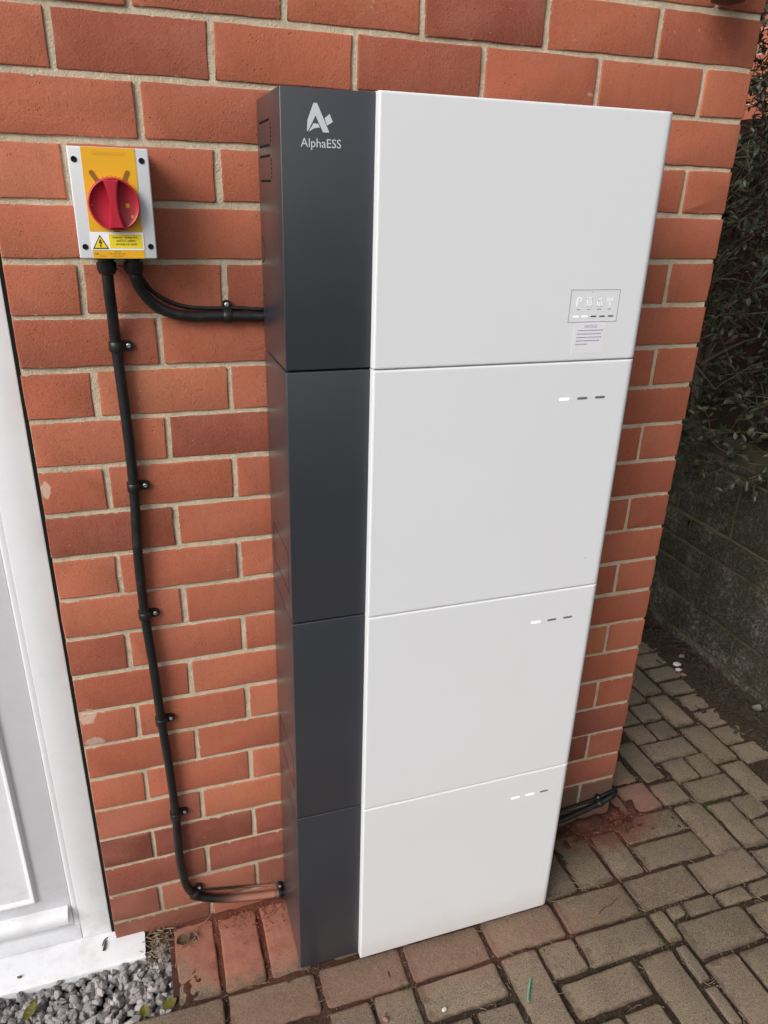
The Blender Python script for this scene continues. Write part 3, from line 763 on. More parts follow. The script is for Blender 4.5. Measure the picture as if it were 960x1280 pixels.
unitobj('small_print', bm, M_BLUEPRINT, notice)

# ================================================================== rotary isolator
IL = Vector((-1.17, -.04, 1.524)); iso = tag(empty('rotary_isolator', IL), 'grey isolator box with yellow plate and red rotary knob on the brick wall', 'isolator switch')
def isoobj(name, bm, mat, parent=iso, sm=None):
    if isinstance(bm, bmesh.types.BMesh):
        for v in bm.verts: v.co -= IL
    else:
        for v in bm.vertices: v.co -= IL
    o = obj(name, bm, mat, parent)
    if sm: smooth(o, sm)
    return o
IY = -.080
bm = bmesh.new(); box(bm, -1.2235, -1.1165, -.055, .001, 1.526, 1.6735, bev=.003)
isoobj('back_box', bm, M_ISO, sm=35)
bm = bmesh.new(); box(bm, -1.225, -1.1148, IY, -.0552, 1.5243, 1.675, bev=.0022, seg=3)
lid = isoobj('lid', bm, M_ISO, sm=35)
bm = bmesh.new(); box(bm, -1.2068, -1.1335, IY - .0006, IY + .001, 1.5625, 1.6745)
plate = isoobj('yellow_plate', bm, M_YELLOW, lid)
bm = bmesh.new(); box(bm, -1.2060, -1.1330, IY - .0006, IY + .001, 1.525, 1.5362)
strip = isoobj('rating_strip', bm, M_YELLOW, lid)
bm = bmesh.new(); box(bm, -1.2075, -1.1325, IY - .0010, IY + .001, 1.5367, 1.5615)
wl = isoobj('warning_label', bm, M_ICON, lid)
bm = bmesh.new(); box(bm, -1.1815, -1.1345, IY - .0013, IY - .0006, 1.5392, 1.5588, bev=.0); isoobj('yellow_panel', bm, M_LEMON, wl)
bm = bmesh.new(); prism_xz(bm, [(-1.2055, 1.5383), (-1.1828, 1.5383), (-1.1941, 1.5580)], IY - .0013, IY - .0006); isoobj('triangle', bm, M_BLACKPRINT, wl)
bm = bmesh.new(); prism_xz(bm, [(-1.2032, 1.5397), (-1.1851, 1.5397), (-1.1941, 1.5555)], IY - .0016, IY - .0010); isoobj('triangle', bm, M_LEMON, wl)
bm = bmesh.new(); prism_xz(bm, [(-1.1950, 1.5518), (-1.1962, 1.5462), (-1.1938, 1.5468), (-1.1950, 1.5428), (-1.1962, 1.5430), (-1.1940, 1.5402), (-1.1930, 1.5432), (-1.1938, 1.5432), (-1.1916, 1.5487), (-1.1940, 1.5480), (-1.1928, 1.5512)], IY - .0019, IY - .0013); isoobj('lightning_bolt', bm, M_BLACKPRINT, wl)
for k, s_ in enumerate(('Inverter - Isolate A.C.', 'and D.C. before', 'carrying out work')):
    isoobj('lettering', text_mesh(s_, .0042, -1.158, 1.5533 - .0046 * k, IY - .0013, 'CENTER', .0003, .98), M_BLACKPRINT, wl)
bm = bmesh.new(); q = random.Random(5)
greek(-1.176, -1.167, 1.5345, .0013, IY - .0006, bm); greek(-1.184, -1.158, 1.5315, .0013, IY - .0006, bm); greek(-1.179, -1.163, 1.5283, .0013, IY - .0006, bm); greek(-1.2035, -1.199, 1.5315, .003, IY - .0006, bm); greek(-1.197, -1.188, 1.5283, .0012, IY - .0006, bm)
isoobj('small_print', bm, M_FAINT, strip)
bm = bmesh.new(); greek(-1.192, -1.148, 1.6672, .0045, IY - .0006, bm); isoobj('worn_print', bm, mat_plain('faded_print', (0.74, 0.38, 0.015), 0.45), plate)
bm = bmesh.new()
for k in range(9):
    a = R(126 - 9 * k); x, z = -1.169 + .0375 * math.cos(a), 1.600 + .0375 * math.sin(a); box(bm, x - .0016, x + .0016, IY - .0009, IY - .0004, z - .0006, z + .0006)
isoobj('position_marks', bm, M_FAINT, plate)
for (xa, za, xb, zb) in ((-1.1955, 1.6415, -1.1835, 1.622), (-1.1465, 1.6425, -1.1565, 1.622)):
    d = Vector((xb - xa, zb - za)).normalized(); n_ = Vector((-d.y, d.x)) * .0034; pts = []
    for k in range(7): a = math.pi * k / 6; v_ = Vector((xa, za)) - d * .0034 * math.sin(a) + n_ * math.cos(a); pts.append((v_.x, v_.y))
    pts += [(xb - n_.x, zb - n_.y), (xb + n_.x, zb + n_.y)]
    bm = bmesh.new(); prism_xz(bm, pts, IY - .0010, IY); isoobj('padlock_slot', bm, M_SLOT, plate)
bm = bmesh.new(); box(bm, -1.1735, -1.1660, IY - .0010, IY, 1.5625, 1.572); isoobj('pointer_notch', bm, M_GASKET, plate)
KC = Matrix.Translation((-1.1690, IY, 1.6000)) @ Matrix.Rotation(R(90), 4, 'X')      # local +Z points out of the wall
bm = bmesh.new(); lathe(bm, [(.0362, -.0005), (.0362, .010), (.0352, .0125), (.0340, .0130), (.0326, .0120), (.0320, .0050), (.0300, .0040), (0, .0040)], 48, KC)
knob = isoobj('knob', bm, M_RED, iso, sm=40)
bm = bmesh.new(); pts = []
for k in range(17):
    t_ = -1 + k / 8; pts.append((.0058 + .0062 * t_ * t_, t_ * .0325))
outl = [(x, z) for x, z in pts] + [(-x, z) for x, z in pts[::-1]]
top = [bm.verts.new((-1.1690 + x * .82 + z * -.05, IY - .0215 + .0035 * (z / .0325) ** 2, 1.600 + z)) for x, z in outl]; bot = [bm.verts.new((-1.1690 + x * 1.12 + z * -.05, IY - .0035, 1.600 + z)) for x, z in outl]
bm.faces.new(top)
for k in range(len(top)): k2 = (k + 1) % len(top); bm.faces.new((top[k2], top[k], bot[k], bot[k2]))
bmesh.ops.recalc_face_normals(bm, faces=list(bm.faces))
bmesh.ops.bevel(bm, geom=[e for e in bm.edges if e.verts[0] in top and e.verts[1] in top], offset=.0014, segments=2, affect='EDGES')
isoobj('grip', bm, M_RED, knob, sm=40)
for x, z, r in ((-1.1505, 1.5985, .0028), (-1.1450, 1.5835, .0020), (-1.2000, 1.5985, .0012)):
    bm = bmesh.new(); box(bm, x - r, x + r, IY - .0046, IY - .0036, z - r, z + r, bev=.0003); isoobj('padlock_window', bm, M_YELLOW, knob)
for x, z in ((-1.2168, 1.658), (-1.1252, 1.659), (-1.1232, 1.5418), (-1.2158, 1.541)):
    bm = bmesh.new(); lathe(bm, [(.0041, -.001), (.0041, .0008), (.0030, .0012), (.0016, .0004), (0, .0002)], 16, Matrix.Translation((x, IY, z)) @ Matrix.Rotation(R(90), 4, 'X')); isoobj('screw', bm, M_GASKET, lid, sm=40)
for x in (-1.1905, -1.1505):
    bm = bmesh.new(); T = Matrix.Translation((x, -.034, 1.5255)) @ Matrix.Rotation(R(180), 4, 'X')
    lathe(bm, [(.0145, -.003), (.0145, .006), (.0118, .0065), (.0118, .0095), (.0150, .0100), (.0150, .0205), (.0128, .0262), (.0098, .0285), (.0, .0285)], 12, T)
    isoobj('cable_gland', bm, M_BLACK, iso, sm=30)

# ================================================================== cables and clips
def run(name, pts, rad, label, cat, n=10, seg=14):
    bm = bmesh.new(); path = catmull(pts, n); tube(bm, path, rad, seg)
    o0 = Vector(pts[-1])
    for v in bm.verts: v.co -= o0
    o = obj(name, bm, M_BLACK, None, o0); smooth(o, 60); return tag(o, label, cat)
CY = -.0115
run('cable_conduit', [(-1.1905, -.034, 1.502), (-1.1910, -.030, 1.47), (-1.1905, -.020, 1.43), (-1.1905, CY, 1.382), (-1.1880, CY, 1.263), (-1.1880, CY, 1.132), (-1.1940, CY - .002, 1.0), (-1.1945, CY, .868), (-1.1895, CY - .002, .74), (-1.1865, CY, .612), (-1.1810, CY - .001, .48), (-1.1790, CY, .352), (-1.1805, CY - .002, .25), (-1.1790, CY, .185), (-1.1710, CY, .128), (-1.1520, CY, .092), (-1.1220, CY, .072), (-1.07, CY - .001, .054), (-1.01, CY, .039), (-.955, CY, .031), (-.90, CY, .030)], .0090,
    'long black conduit clipped down the brick wall from the isolator to the cabinet base', 'conduit')
run('inverter_cable', [(-1.1505, -.034, 1.502), (-1.1490, -.034, 1.490), (-1.1420, -.028, 1.472), (-1.1250, -.020, 1.449), (-1.1010, -.016, 1.4345), (-1.069, -.0125, 1.4272), (-1.036, -.0115, 1.4265), (-1.006, -.0115, 1.4262), (-.957, -.0115, 1.4242), (-.90, -.0115, 1.423)], .0088,
    'thick black cable sweeping from the isolator gland to the upper cabinet side', 'cable')
run('earth_cable', [(-1.1440, -.034, 1.502), (-1.1385, -.030, 1.489), (-1.1250, -.018, 1.469), (-1.102, -.009, 1.4525), (-1.077, -.0055, 1.443), (-1.051, -.005, 1.4395), (-1.018, -.0048, 1.4385), (-.985, -.0048, 1.4385), (-.956, -.0048, 1.436), (-.90, -.0048, 1.434)], .0036,
    'thin black wire above the thick cable that joins isolator and cabinet', 'wire', seg=10)
run('data_wire', [(-1.1795, -.0045, .20), (-1.1690, -.0050, .132), (-1.1500, -.0048, .101), (-1.115, -.0048, .0915), (-1.06, -.0048, .079), (-1.0, -.0048, .064), (-.955, -.0048, .052), (-.93, -.0048, .048)], .0028,
    'thin dark wire lying on top of the conduit at the foot of the wall', 'wire', seg=8)
run('base_cable', [(-.36, -.016, .030), (-.25, -.016, .033), (-.164, -.0155, .0395), (-.113, -.015, .0490), (-.055, -.0135, .062), (-.030, -.013, .070), (-.008, -.0125, .0775), (.009, -.004, .0795), (.0125, .015, .079), (.0125, .10, .072)], .0082,
    'black cable leaving the cabinet foot and turning round the brick corner', 'cable')
run('corner_wire', [(-.36, -.006, .058), (-.25, -.0058, .060), (-.164, -.0055, .0625), (-.113, -.0052, .068), (-.055, -.005, .0762), (-.030, -.005, .083), (-.006, -.005, .089), (.005, .0, .090), (.0065, .014, .089), (.0065, .1, .085)], .0042,
    'thin black wire above the cable that turns round the brick corner', 'wire', seg=8)
def clip(c, t, side, rad, label, ps=1.0):
    """P-clip: a band saddled over the cable plus a screwed tab. c = cable centre, t = run direction, side = direction of the tab (both in the wall plane)"""
    c = Vector(c); t = Vector(t).normalized(); s_ = Vector(side).normalized(); o_ = Vector((0, -1, 0))
    e = empty('cable_clip', c); e.location.y = 0.0; O = Vector((c.x, 0, c.z)); tag(e, label, 'cable clip', 'black clips that fix the cables to the wall')
    bm = bmesh.new(); hw = .0062 * ps; ro, ri = rad + .0026, rad - .0006; rings = []
    for u in (-hw, -hw + .001, hw - .001, hw):
        rr = ro - (.0008 if abs(u) == hw else 0); ring = []
        path = [(-ro, c.y)] and []
        path.append((-rr, c.y)); 
        for k in range(13):
            a = math.pi * k / 12; path.append((-rr * math.cos(a), -c.y + rr * math.sin(a)))
        P = [(-rr, .0)] + path[1:] + [(rr, .0)]
        ring = [bm.verts.new(c * 0 + t * u + s_ * x + o_ * y) for x, y in P]
        rings.append(ring)
    for a, b in zip(rings, rings[1:]):
        for k in range(len(a) - 1): bm.faces.new((a[k], a[k + 1], b[k + 1], b[k]))
    for r_ in (rings[0], rings[-1]): bm.faces.new(r_)
    bmesh.ops.recalc_face_normals(bm, faces=list(bm.faces))
    smooth(obj('band', bm, M_BLACK, e), 40)
    bm = bmesh.new(); pts = []
    L = .0125 * ps
    for k in range(9): a = -math.pi / 2 + math.pi * k / 8; pts.append((ro + L * .5 + .0066 * ps * math.cos(a), .0066 * ps * math.sin(a)))
    pts = [(rad * .4, -.0066 * ps)] + pts + [(rad * .4, .0066 * ps)]
    lo_ = [bm.verts.new(s_ * x + t * y + o_ * .0002) for x, y in pts]; hi = [bm.verts.new(s_ * x + t * y + o_ * (.0085 if x > 0 else .0085)) for x, y in pts]
    bm.faces.new(hi); bm.faces.new(lo_[::-1])
    for k in range(len(pts)): k2 = (k + 1) % len(pts); bm.faces.new((lo_[k], lo_[k2], hi[k2], hi[k]))
    bmesh.ops.recalc_face_normals(bm, faces=list(bm.faces))
    bmesh.ops.bevel(bm, geom=[ed for ed in bm.edges if ed.verts[0] in hi and ed.verts[1] in hi], offset=.0012, segments=2, affect='EDGES')
    smooth(obj('tab', bm, M_BLACK, e), 40)
    sp = s_ * (ro + L * .5) + o_ * .0085
    bm = bmesh.new(); lathe(bm, [(.0040, -.001), (.0040, .0008), (.0032, .0014), (.0018, .0015), (.0012, .0003), (0, .0003)], 14, Matrix.Translation(sp) @ Matrix.Rotation(R(90), 4, 'X'))
    smooth(obj('screw', bm, M_STEEL, e), 40)
for (x, z, lab) in ((-1.1905, 1.381, 'black clip on the vertical conduit, first below the isolator'), (-1.1880, 1.131, 'black clip on the vertical conduit, second below the isolator'), (-1.1945, .866, 'black clip on the vertical conduit, third below the isolator'), (-1.1865, .611, 'black clip on the vertical conduit, fourth below the isolator'), (-1.1790, .351, 'black clip on the vertical conduit, fifth below the isolator')):
    clip((x, CY, z), (0, 0, 1), (1, 0, 0), .0090, lab, 1.25)
clip((-1.1555, CY, .096), (.8, 0, -.6), (.6, 0, .8), .0090, 'black clip at the bend where the conduit turns along the ground', 1.15)
clip((-.957, CY, .0315), (1, 0, -.1), (.1, 0, 1), .0090, 'black clip holding the conduit where it enters the cabinet foot', 1.15)
clip((-1.006, -.0115, 1.4262), (1, 0, 0), (0, 0, 1), .0088, 'black clip on the thick cable between isolator and cabinet', 1.15)
clip((-.046, -.0133, .0645), (1, 0, .25), (-.25, 0, 1), .0082, 'black clip on the ground-level cable at the brick corner', 1.15)

# ================================================================== floodlight on the wall, its foot just in view
FL = Vector((-.125, 0, 2.0)); fl = tag(empty('wall_light', FL), 'black outdoor lamp fixed to the top of the brick wall above the cabinet', 'wall light')
def flobj(name, bm, mat, sm=40, parent=fl):
    for v in bm.verts: v.co -= FL
    o = obj(name, bm, mat, parent); smooth(o, sm); return o
bm = bmesh.new(); box(bm, -.150, -.092, -.018, .001, 1.99, 2.07, bev=.005); flobj('back_plate', bm, M_FLOOD)
bm = bmesh.new(); lathe(bm, [(0, -.007), (.018, -.0065), (.028, -.003), (.032, .004), (.0325, .09), (.030, .098), (0, .1)], 24, Matrix.Translation((-.135, -.062, 1.9485))); flobj('body', bm, M_FLOOD)
bm = bmesh.new(); box(bm, -.133, -.111, -.06, -.015, 2.01, 2.03, bev=.003); flobj('arm', bm, M_FLOOD)

# ================================================================== garden wall of concrete blocks
GL = Vector((.77, .9, 0)); gw = tag(empty('garden_wall', GL), 'mossy grey concrete block retaining wall along the paved passage under the shrub', 'garden wall')
bm = bmesh.new(); box(bm, .779, .98, -2.4, 4.0, -.1, .80)
for v in bm.verts: v.co -= GL
obj('mortar', bm, M_JOINT, gw)
q = random.Random(21); bc = {}
def gblock(y0, y1, z0, z1):
    L, H = y1 - y0 - .011, z1 - z0 - .011
    key = (round(L, 2), round(H, 2), q.randrange(3))
    if key not in bc:
        me = slab_mesh('block', L, H, .12, .005, q.randrange(10 ** 6), .0022, [(.009, 0), (.003, .002), (0, .006)], 'Y'); me.materials.append(M_BLOCK); bc[key] = me
    # slab front faces -Y; turn it to face -X
    obj('block', bc[key], None, gw, Vector((.771 + q.uniform(-.004, .004), (y0 + y1) / 2, (z0 + z1) / 2)) - GL, (0, R(q.uniform(-.5, .5)), R(-90)))
courses = [(-.06, .064, .44, .20), (.064, .203, .44, .415), (.203, .427, .44, .64), (.427, .531, .44, .30), (.531, .756, .44, .54), (.756, .80, .44, .3)]
for z0, z1, L, ph in courses:
    y = ph - .44 * 7
    while y < 4.0:
        if z0 == .203 and abs(y - .64) < .01: gblock(y, y + L, z0, .33); gblock(y, y + L, .33, z1)
        elif z0 == .531 and abs(y - .54) < .01: gblock(y, y + .285, z0, z1); gblock(y + .285, y + L, z0, z1)
        else: gblock(y, y + L, z0, z1)
        y += L
# soil bed behind the wall
bm = bmesh.new(); box(bm, .94, 3.2, -2.4, 4.0, -.05, .77); tag(obj('garden_bed', bm, M_SOIL), kind='structure')

# ---- timber fence behind the shrub and the neighbour's house beyond it
fe = tag(empty('timber_fence', (1.9, 1.2, .77)), 'dark red-brown vertical board fence behind the evergreen shrub', 'fence')
bm = bmesh.new(); box(bm, -.055, .055, -.009, .009, 0, 1.25, bev=.002); fm = bpy.data.meshes.new('fence_board'); bm.to_mesh(fm); bm.free(); fm.materials.append(M_FENCE)
for k in range(40): obj('fence_board', fm, None, fe, (q.uniform(-.004, .004), -2.4 + k * .118, q.uniform(-.01, .01)), (0, 0, R(90 + q.uniform(-2, 2))))
for zz in (.25, 1.0):
    bm = bmesh.new(); box(bm, .012, .05, -2.5, 2.35, zz, zz + .07, bev=.003); obj('rail', bm, M_FENCE, fe)
nh = tag(empty('neighbour_house', (5.2, 2.5, 0)), 'orange-red brick house glimpsed through the top of the shrub', 'house')
bm = bmesh.new(); box(bm, 0, 5, -.5, 6, -.05, 4.6); obj('wall', bm, mat_far_brick(), nh)
bm = bmesh.new(); prof = [(-.35, 4.6), (2.5, 6.6), (5.35, 4.6)]
a = [bm.verts.new((x, -.7, z)) for x, z in prof]; b = [bm.verts.new((x, 6.2, z)) for x, z in prof]
bm.faces.new(a); bm.faces.new(b[::-1])
for k in range(3): bm.faces.new((a[k], b[k], b[(k + 1) % 3], a[(k + 1) % 3]))
bmesh.ops.recalc_face_normals(bm, faces=list(bm.faces)); obj('roof', bm, mat_plain('roof_tile', (0.12, 0.07, 0.055), 0.9), nh)

# ================================================================== evergreen shrub over the garden wall
SL = Vector((1.15, 1.1, .76)); shrub = tag(empty('evergreen_shrub', SL), 'dense dark evergreen shrub with small oval leaves overhanging the block wall', 'shrub')
q = random.Random(77)
lm = bmesh.new()                     # one leaf: folded oval, 1 unit long
ws = [(0, 0), (.18, .16), (.45, .25), (.75, .19), (1, 0)]
ctr = [lm.verts.new((x, 0, -.06 * math.sin(math.pi * x) + .0)) for x, _ in ws]
for sgn in (1, -1):
    sd_ = [None] + [lm.verts.new((x, sgn * y, .05)) for x, y in ws[1:-1]] + [None]
    for k in range(4):
        vs_ = [ctr[k], ctr[k + 1]] + [v for v in (sd_[k + 1], sd_[k]) if v is not None]
        f = lm.faces.new(vs_ if sgn > 0 else vs_[::-1])
leafm = bpy.data.meshes.new('leaf'); lm.to_mesh(leafm); lm.free(); leafm.materials.append(M_LEAF); smooth(leafm)
lv = [v.co.copy() for v in leafm.vertices]; lf = [list(p.vertices) for p in leafm.polygons]
CAM = Vector((-1.161, -1.314, 1.626))
def px(p):
    d = p - CAM; z = d.dot(fw); return (480 + 922.4 * d.dot(rt) / z, 640 - 922.4 * d.dot(up) / z)
twigs = bmesh.new(); stems = bmesh.new(); leaves = []; 
def leaf_matrix(p, d, size):
    d = d.normalized(); upv = Vector((q.uniform(-.6, .6) - .25, q.uniform(-.6, .6) - .35, 1)).normalized()
    y = upv.cross(d)
    if y.length < .05: y = Vector((0, 1, 0))
    y.normalize(); z = d.cross(y)
    M = Matrix((d, y, z)).transposed().to_4x4() @ Matrix.Diagonal((size, size, size, 1)); M.translation = p; return M
def spray(p, d, length, leafy=True):
    """a twig with alternate leaves"""
    pts = [p.copy()]; n = max(3, int(length / .035)); cur = p.copy(); dd = d.normalized()
    for k in range(n):
        dd = (dd + Vector((q.uniform(-.3, .3), q.uniform(-.3, .3), q.uniform(-.32, .2)))).normalized(); cur = cur + dd * length / n; pts.append(cur.copy())
    tube(twigs, pts, lambda t: .0022 * (1 - .7 * t) + .0004, 4)
    for i, a in enumerate(pts[1:]):
        for s_ in range(3 if i > n * .35 else 1):
            out = Vector((q.uniform(-1, 1), q.uniform(-1, 1), q.uniform(-.5, .8))).normalized()
            leaves.append(leaf_matrix(a + out * .003, out * .8 + dd * .5, q.uniform(.020, .038)))
trunks = []
for k in range(17):
    b = Vector((q.uniform(.95, 1.5), -1.8 + k * .24 + q.uniform(-.05, .05), .74)); pts = [b]; d = Vector((q.uniform(-.25, .1), q.uniform(-.2, .2), 1)).normalized(); cur = b.copy()
    for s_ in range(8):
        d = (d + Vector((q.uniform(-.25, .17), q.uniform(-.2, .2), q.uniform(-.05, .2)))).normalized(); cur = cur + d * .28; pts.append(cur.copy())
    trunks.append(pts); tube(stems, catmull(pts, 3), lambda t: .017 * (1 - t) + .004, 7)
def inside(p):
    # crown volume: hangs over the wall, thins towards the top
    if p.z < .74: return p.x < 1.05 and p.z > .70 + .1 * noise.noise((p.x * 3, p.y * 5, 2))
    face = .735 + .10 * noise.noise((p.y * 2.6, p.z * 2.6, 5)) + .05 * noise.noise((p.y * 8, p.z * 8, 1))
    return p.x > face
for k in range(2900):
    y = q.uniform(-.3, 2.3); z = q.uniform(.76, 3.1); depth = q.random() ** 1.5 * .9
    face = .72 + .12 * noise.noise((y * 2.6, z * 2.6, 5)) - .42 * max(0, min(1, (z - 2.15) / .5)); p = Vector((face + .06 + depth, y, z))  # crown top pushed outward above the view, added to shade the passage
    # gaps: whole clumps are missing here and there
    if noise.noise((y * 3.2, z * 3.2, p.x * 2 + 7)) < -.22 and depth < .35: continue
    t_ = min(trunks, key=lambda T: min((a - p).length for a in T)); root = min(t_, key=lambda a: (a - p).length + (.3 if a.z > p.z else 0))
    if k % 6 == 0: tube(stems, catmull([root, root.lerp(p, .5) + Vector((q.uniform(-.05, .05), q.uniform(-.05, .05), .04)), p], 3), lambda t: .006 * (1 - t) + .0018, 5)
    spray(p, Vector((q.uniform(-1, .3), q.uniform(-.7, .7), q.uniform(-.6, .6))), q.uniform(.12, .30))
for k in range(330):                  # fuller top
    p = Vector((.80 + q.random() * .55, q.uniform(.45, 1.9), q.uniform(1.55, 2.5)))
    spray(p, Vector((q.uniform(-1, .3), q.uniform(-.7, .7), q.uniform(-.6, .6))), q.uniform(.12, .28))
for k in range(950):                  # unseen hedge extension, added to shade the right side and the paving
    y = q.uniform(-2.5, -.3); z = q.uniform(.78, 3.0); p = Vector((.72 + .12 * noise.noise((y * 2.6, z * 2.6, 5)) - .42 * max(0, min(1, (z - 2.15) / .5)) + .06 + q.random() ** 1.5 * .8, y, z))
    spray(p, Vector((q.uniform(-1, .3), q.uniform(-.7, .7), q.uniform(-.6, .6))), q.uniform(.14, .30))
for k in range(46):                   # sprays that trail down over the top of the block wall
    y = q.uniform(-.2, 1.1); p = Vector((.82 + q.uniform(-.03, .1), y, .80 + q.uniform(-.02, .05)))
    spray(p, Vector((-1, q.uniform(-.5, .5), q.uniform(-.1, .35))), q.uniform(.12, .24))
for b in (stems, twigs):
    for v in b.verts: v.co -= SL
tag(obj('stems', stems, M_TWIG, shrub)); tag(obj('twigs', twigs, M_TWIG, shrub), kind='stuff')
# the leaves seen largest are parts of their own, the rest one mass
def score(M):
    p = M.translation; u, v = px(p)
    if not (815 < u < 975 and -10 < v < 650) or p.x < .885 * p.y: return 9
    return (p - CAM).length + (p.x - .7) * .8
order = sorted(range(len(leaves)), key=lambda i: score(leaves[i])); near = set(i for i in order[:280] if score(leaves[i]) < 9)
vv, ff = [], []
for i, M in enumerate(leaves):
    if i in near:
        o = obj('leaf', leafm, None, shrub); o.matrix_basis = Matrix.Translation(-SL) @ M
    else:
        b = len(vv); vv.extend([tuple((M @ c) - SL) for c in lv]); ff.extend([[a + b for a in f] for f in lf])
me = bpy.data.meshes.new('foliage'); me.from_pydata(vv, [], ff); me.materials.append(M_LEAF); smooth(me)
tag(obj('foliage', me, None, shrub), kind='stuff')

# ================================================================== litter and small things
q = random.Random(9); vv, ff = [], []
def bit(x, y, z, L, wd, h=.0012, rz=None, tilt=.25):
    rz = q.uniform(0, 6.3) if rz is None else rz
    M = Matrix.Rotation(rz, 3, 'Z') @ Matrix.Rotation(q.uniform(-tilt, tilt), 3, 'Y')
    b = len(vv); bend = q.uniform(-.15, .15) * L
    for u, o_ in ((-.5, 0), (0, bend), (.5, 0)):
        for sx, sz in ((-1, 0), (1, 0), (0, 1)): p = M @ Vector((u * L, o_ + sx * wd * .5, sz * h)); vv.append((x + p.x, y + p.y, z + p.z))
    for k in (0, 3):
        for e in range(3): ff.append((b + k + e, b + k + (e + 1) % 3, b + k + 3 + (e + 1) % 3, b + k + 3 + e))
    ff.append((b, b + 1, b + 2)); ff.append((b + 8, b + 7, b + 6))
for k in range(420):
    r = q.choice(RECT + fill[:0]); e = q.randrange(4)
    x = q.uniform(r[0], r[1]) if e < 2 else r[e - 2]; y = r[2 + e] if e < 2 else q.uniform(r[2], r[3])
    bit(x + q.uniform(-.005, .005), y + q.uniform(-.005, .005), q.uniform(-.001, .002), q.uniform(.004, .018) * (2 if q.random() < .1 else 1), q.uniform(.0006, .0014))
for k in range(110): bit(min(-1.212, q.gauss(-1.245, .02)), -abs(q.gauss(0, .045)) - .004, q.uniform(-.012, .006), q.uniform(.010, .045), q.uniform(.0008, .003), .0012, tilt=.5)
for k in range(14): bit(q.uniform(-1.19, -1.16), q.uniform(-.07, -.04), q.uniform(.002, .008), q.uniform(.008, .025), q.uniform(.001, .003), tilt=.4)
me = bpy.data.meshes.new('straw_litter'); me.from_pydata(vv, [], ff); me.materials.append(M_STRAW)
tag(obj('straw_litter', me), 'scattered dry straw and grass bits in the paving joints and by the gravel', 'litter', kind='stuff')
vv, ff = [], []
def crumb(x, y, z, r):
    b = len(vv); M = Matrix.Rotation(q.uniform(0, 6.3), 3, 'Z')
    for c in ((1, 0, 0), (-.8, .3, 0), (-.1, .9, .1), (0, -.8, .05), (.1, .1, .8), (0, 0, -.5)):
        p = M @ Vector(c); vv.append((x + p.x * r * q.uniform(.7, 1.2), y + p.y * r * q.uniform(.7, 1.2), z + p.z * r))
    for f in ((0, 2, 4), (2, 1, 4), (1, 3, 4), (3, 0, 4), (2, 0, 5), (1, 2, 5), (3, 1, 5), (0, 3, 5)): ff.append(tuple(i + b for i in f))
def near_joint():
    r = q.choice(RECT); e = q.randrange(4)
    return (q.uniform(r[0], r[1]) if e < 2 else r[e - 2]) + q.gauss(0, .010), (r[2 + e] if e < 2 else q.uniform(r[2], r[3])) + q.gauss(0, .010)
for k in range(2600):
    x, y = near_joint()
    if x < 0 and y > -.006: continue
    crumb(x, y, q.uniform(-.001, .0028), q.uniform(.0007, .0022))
me = bpy.data.meshes.new('joint_grit'); me.from_pydata(vv, [], ff); me.materials.append(mat_plain('brown_grit', (.10, .072, .05), .95, .2, nz=(200, .9, (.30, .25, .19))))
tag(obj('joint_grit', me), 'brown grit and crumbs scattered along the paving joints', 'grit', kind='stuff')
vv, ff = [], []
for k in range(900):
    if k % 2: x, y = q.gauss(-.02, .07), -abs(q.gauss(.02, .045)) - .008
    else: x, y = q.gauss(-1.0, .07), -abs(q.gauss(0, .03)) - .008
    if -.945 < x < -.4: continue
    if x > -.5 and math.hypot((x + .03) / .17, (y + .025) / .075) < .8: z_ = .007
    else: z_ = .0022
    crumb(x, y, z_ + q.uniform(-.002, .003), q.uniform(.0008, .0030))
me = bpy.data.meshes.new('brick_crumbs'); me.from_pydata(vv, [], ff); me.materials.append(mat_plain('brick_dust_crumbs', (.27, .085, .055), .95, .2, nz=(150, .9, (.13, .05, .035))))
tag(obj('brick_crumbs', me), 'red brick dust crumbs heaped at the foot of the wall', 'brick dust', kind='stuff')
# moss and seedlings in the joints
vv, ff = [], []
for k in range(26):
    cx_, cy_ = near_joint()
    if cx_ < .03 and cy_ > -.2: continue
    for j_ in range(q.randrange(14, 40)):
        x, y = cx_ + q.gauss(0, .008), cy_ + q.gauss(0, .008); a = q.uniform(0, 6.3); h = q.uniform(.003, .011); l = q.uniform(.002, .007); w_ = .0009; b = len(vv)
        vv += [(x - w_ * math.sin(a), y + w_ * math.cos(a), -.003), (x + w_ * math.sin(a), y - w_ * math.cos(a), -.003), (x + l * math.cos(a), y + l * math.sin(a), h)]; ff.append((b, b + 1, b + 2))
me = bpy.data.meshes.new('joint_moss'); me.from_pydata(vv, [], ff); me.materials.append(mat_plain('moss', (.055, .075, .018), .9, .2, nz=(90, .7, (.11, .10, .035))))
tag(obj('joint_moss', me), 'small tufts of moss and seedling grass in the paving joints', 'moss', kind='stuff')
vv, ff = [], []
for k in range(900):
    x = .775 - abs(q.gauss(0, .06)); y = q.uniform(-.3, 1.4)
    zz = (max(0, min(x, .77) - .62)) / .15 * .036
    bit(x, y, zz + q.uniform(-.003, .008), q.uniform(.008, .035), q.uniform(.003, .014), .002, tilt=.6)
me = bpy.data.meshes.new('leaf_litter'); me.from_pydata(vv, [], ff); me.materials.append(mat_plain('rotting_leaves', (0.055, 0.04, 0.03), 0.9, 0.2, nz=(70, 0.8, (0.022, 0.017, 0.013))))
tag(obj('leaf_litter', me), 'dark rotting leaf litter along the foot of the block wall', 'leaf litter', kind='stuff')

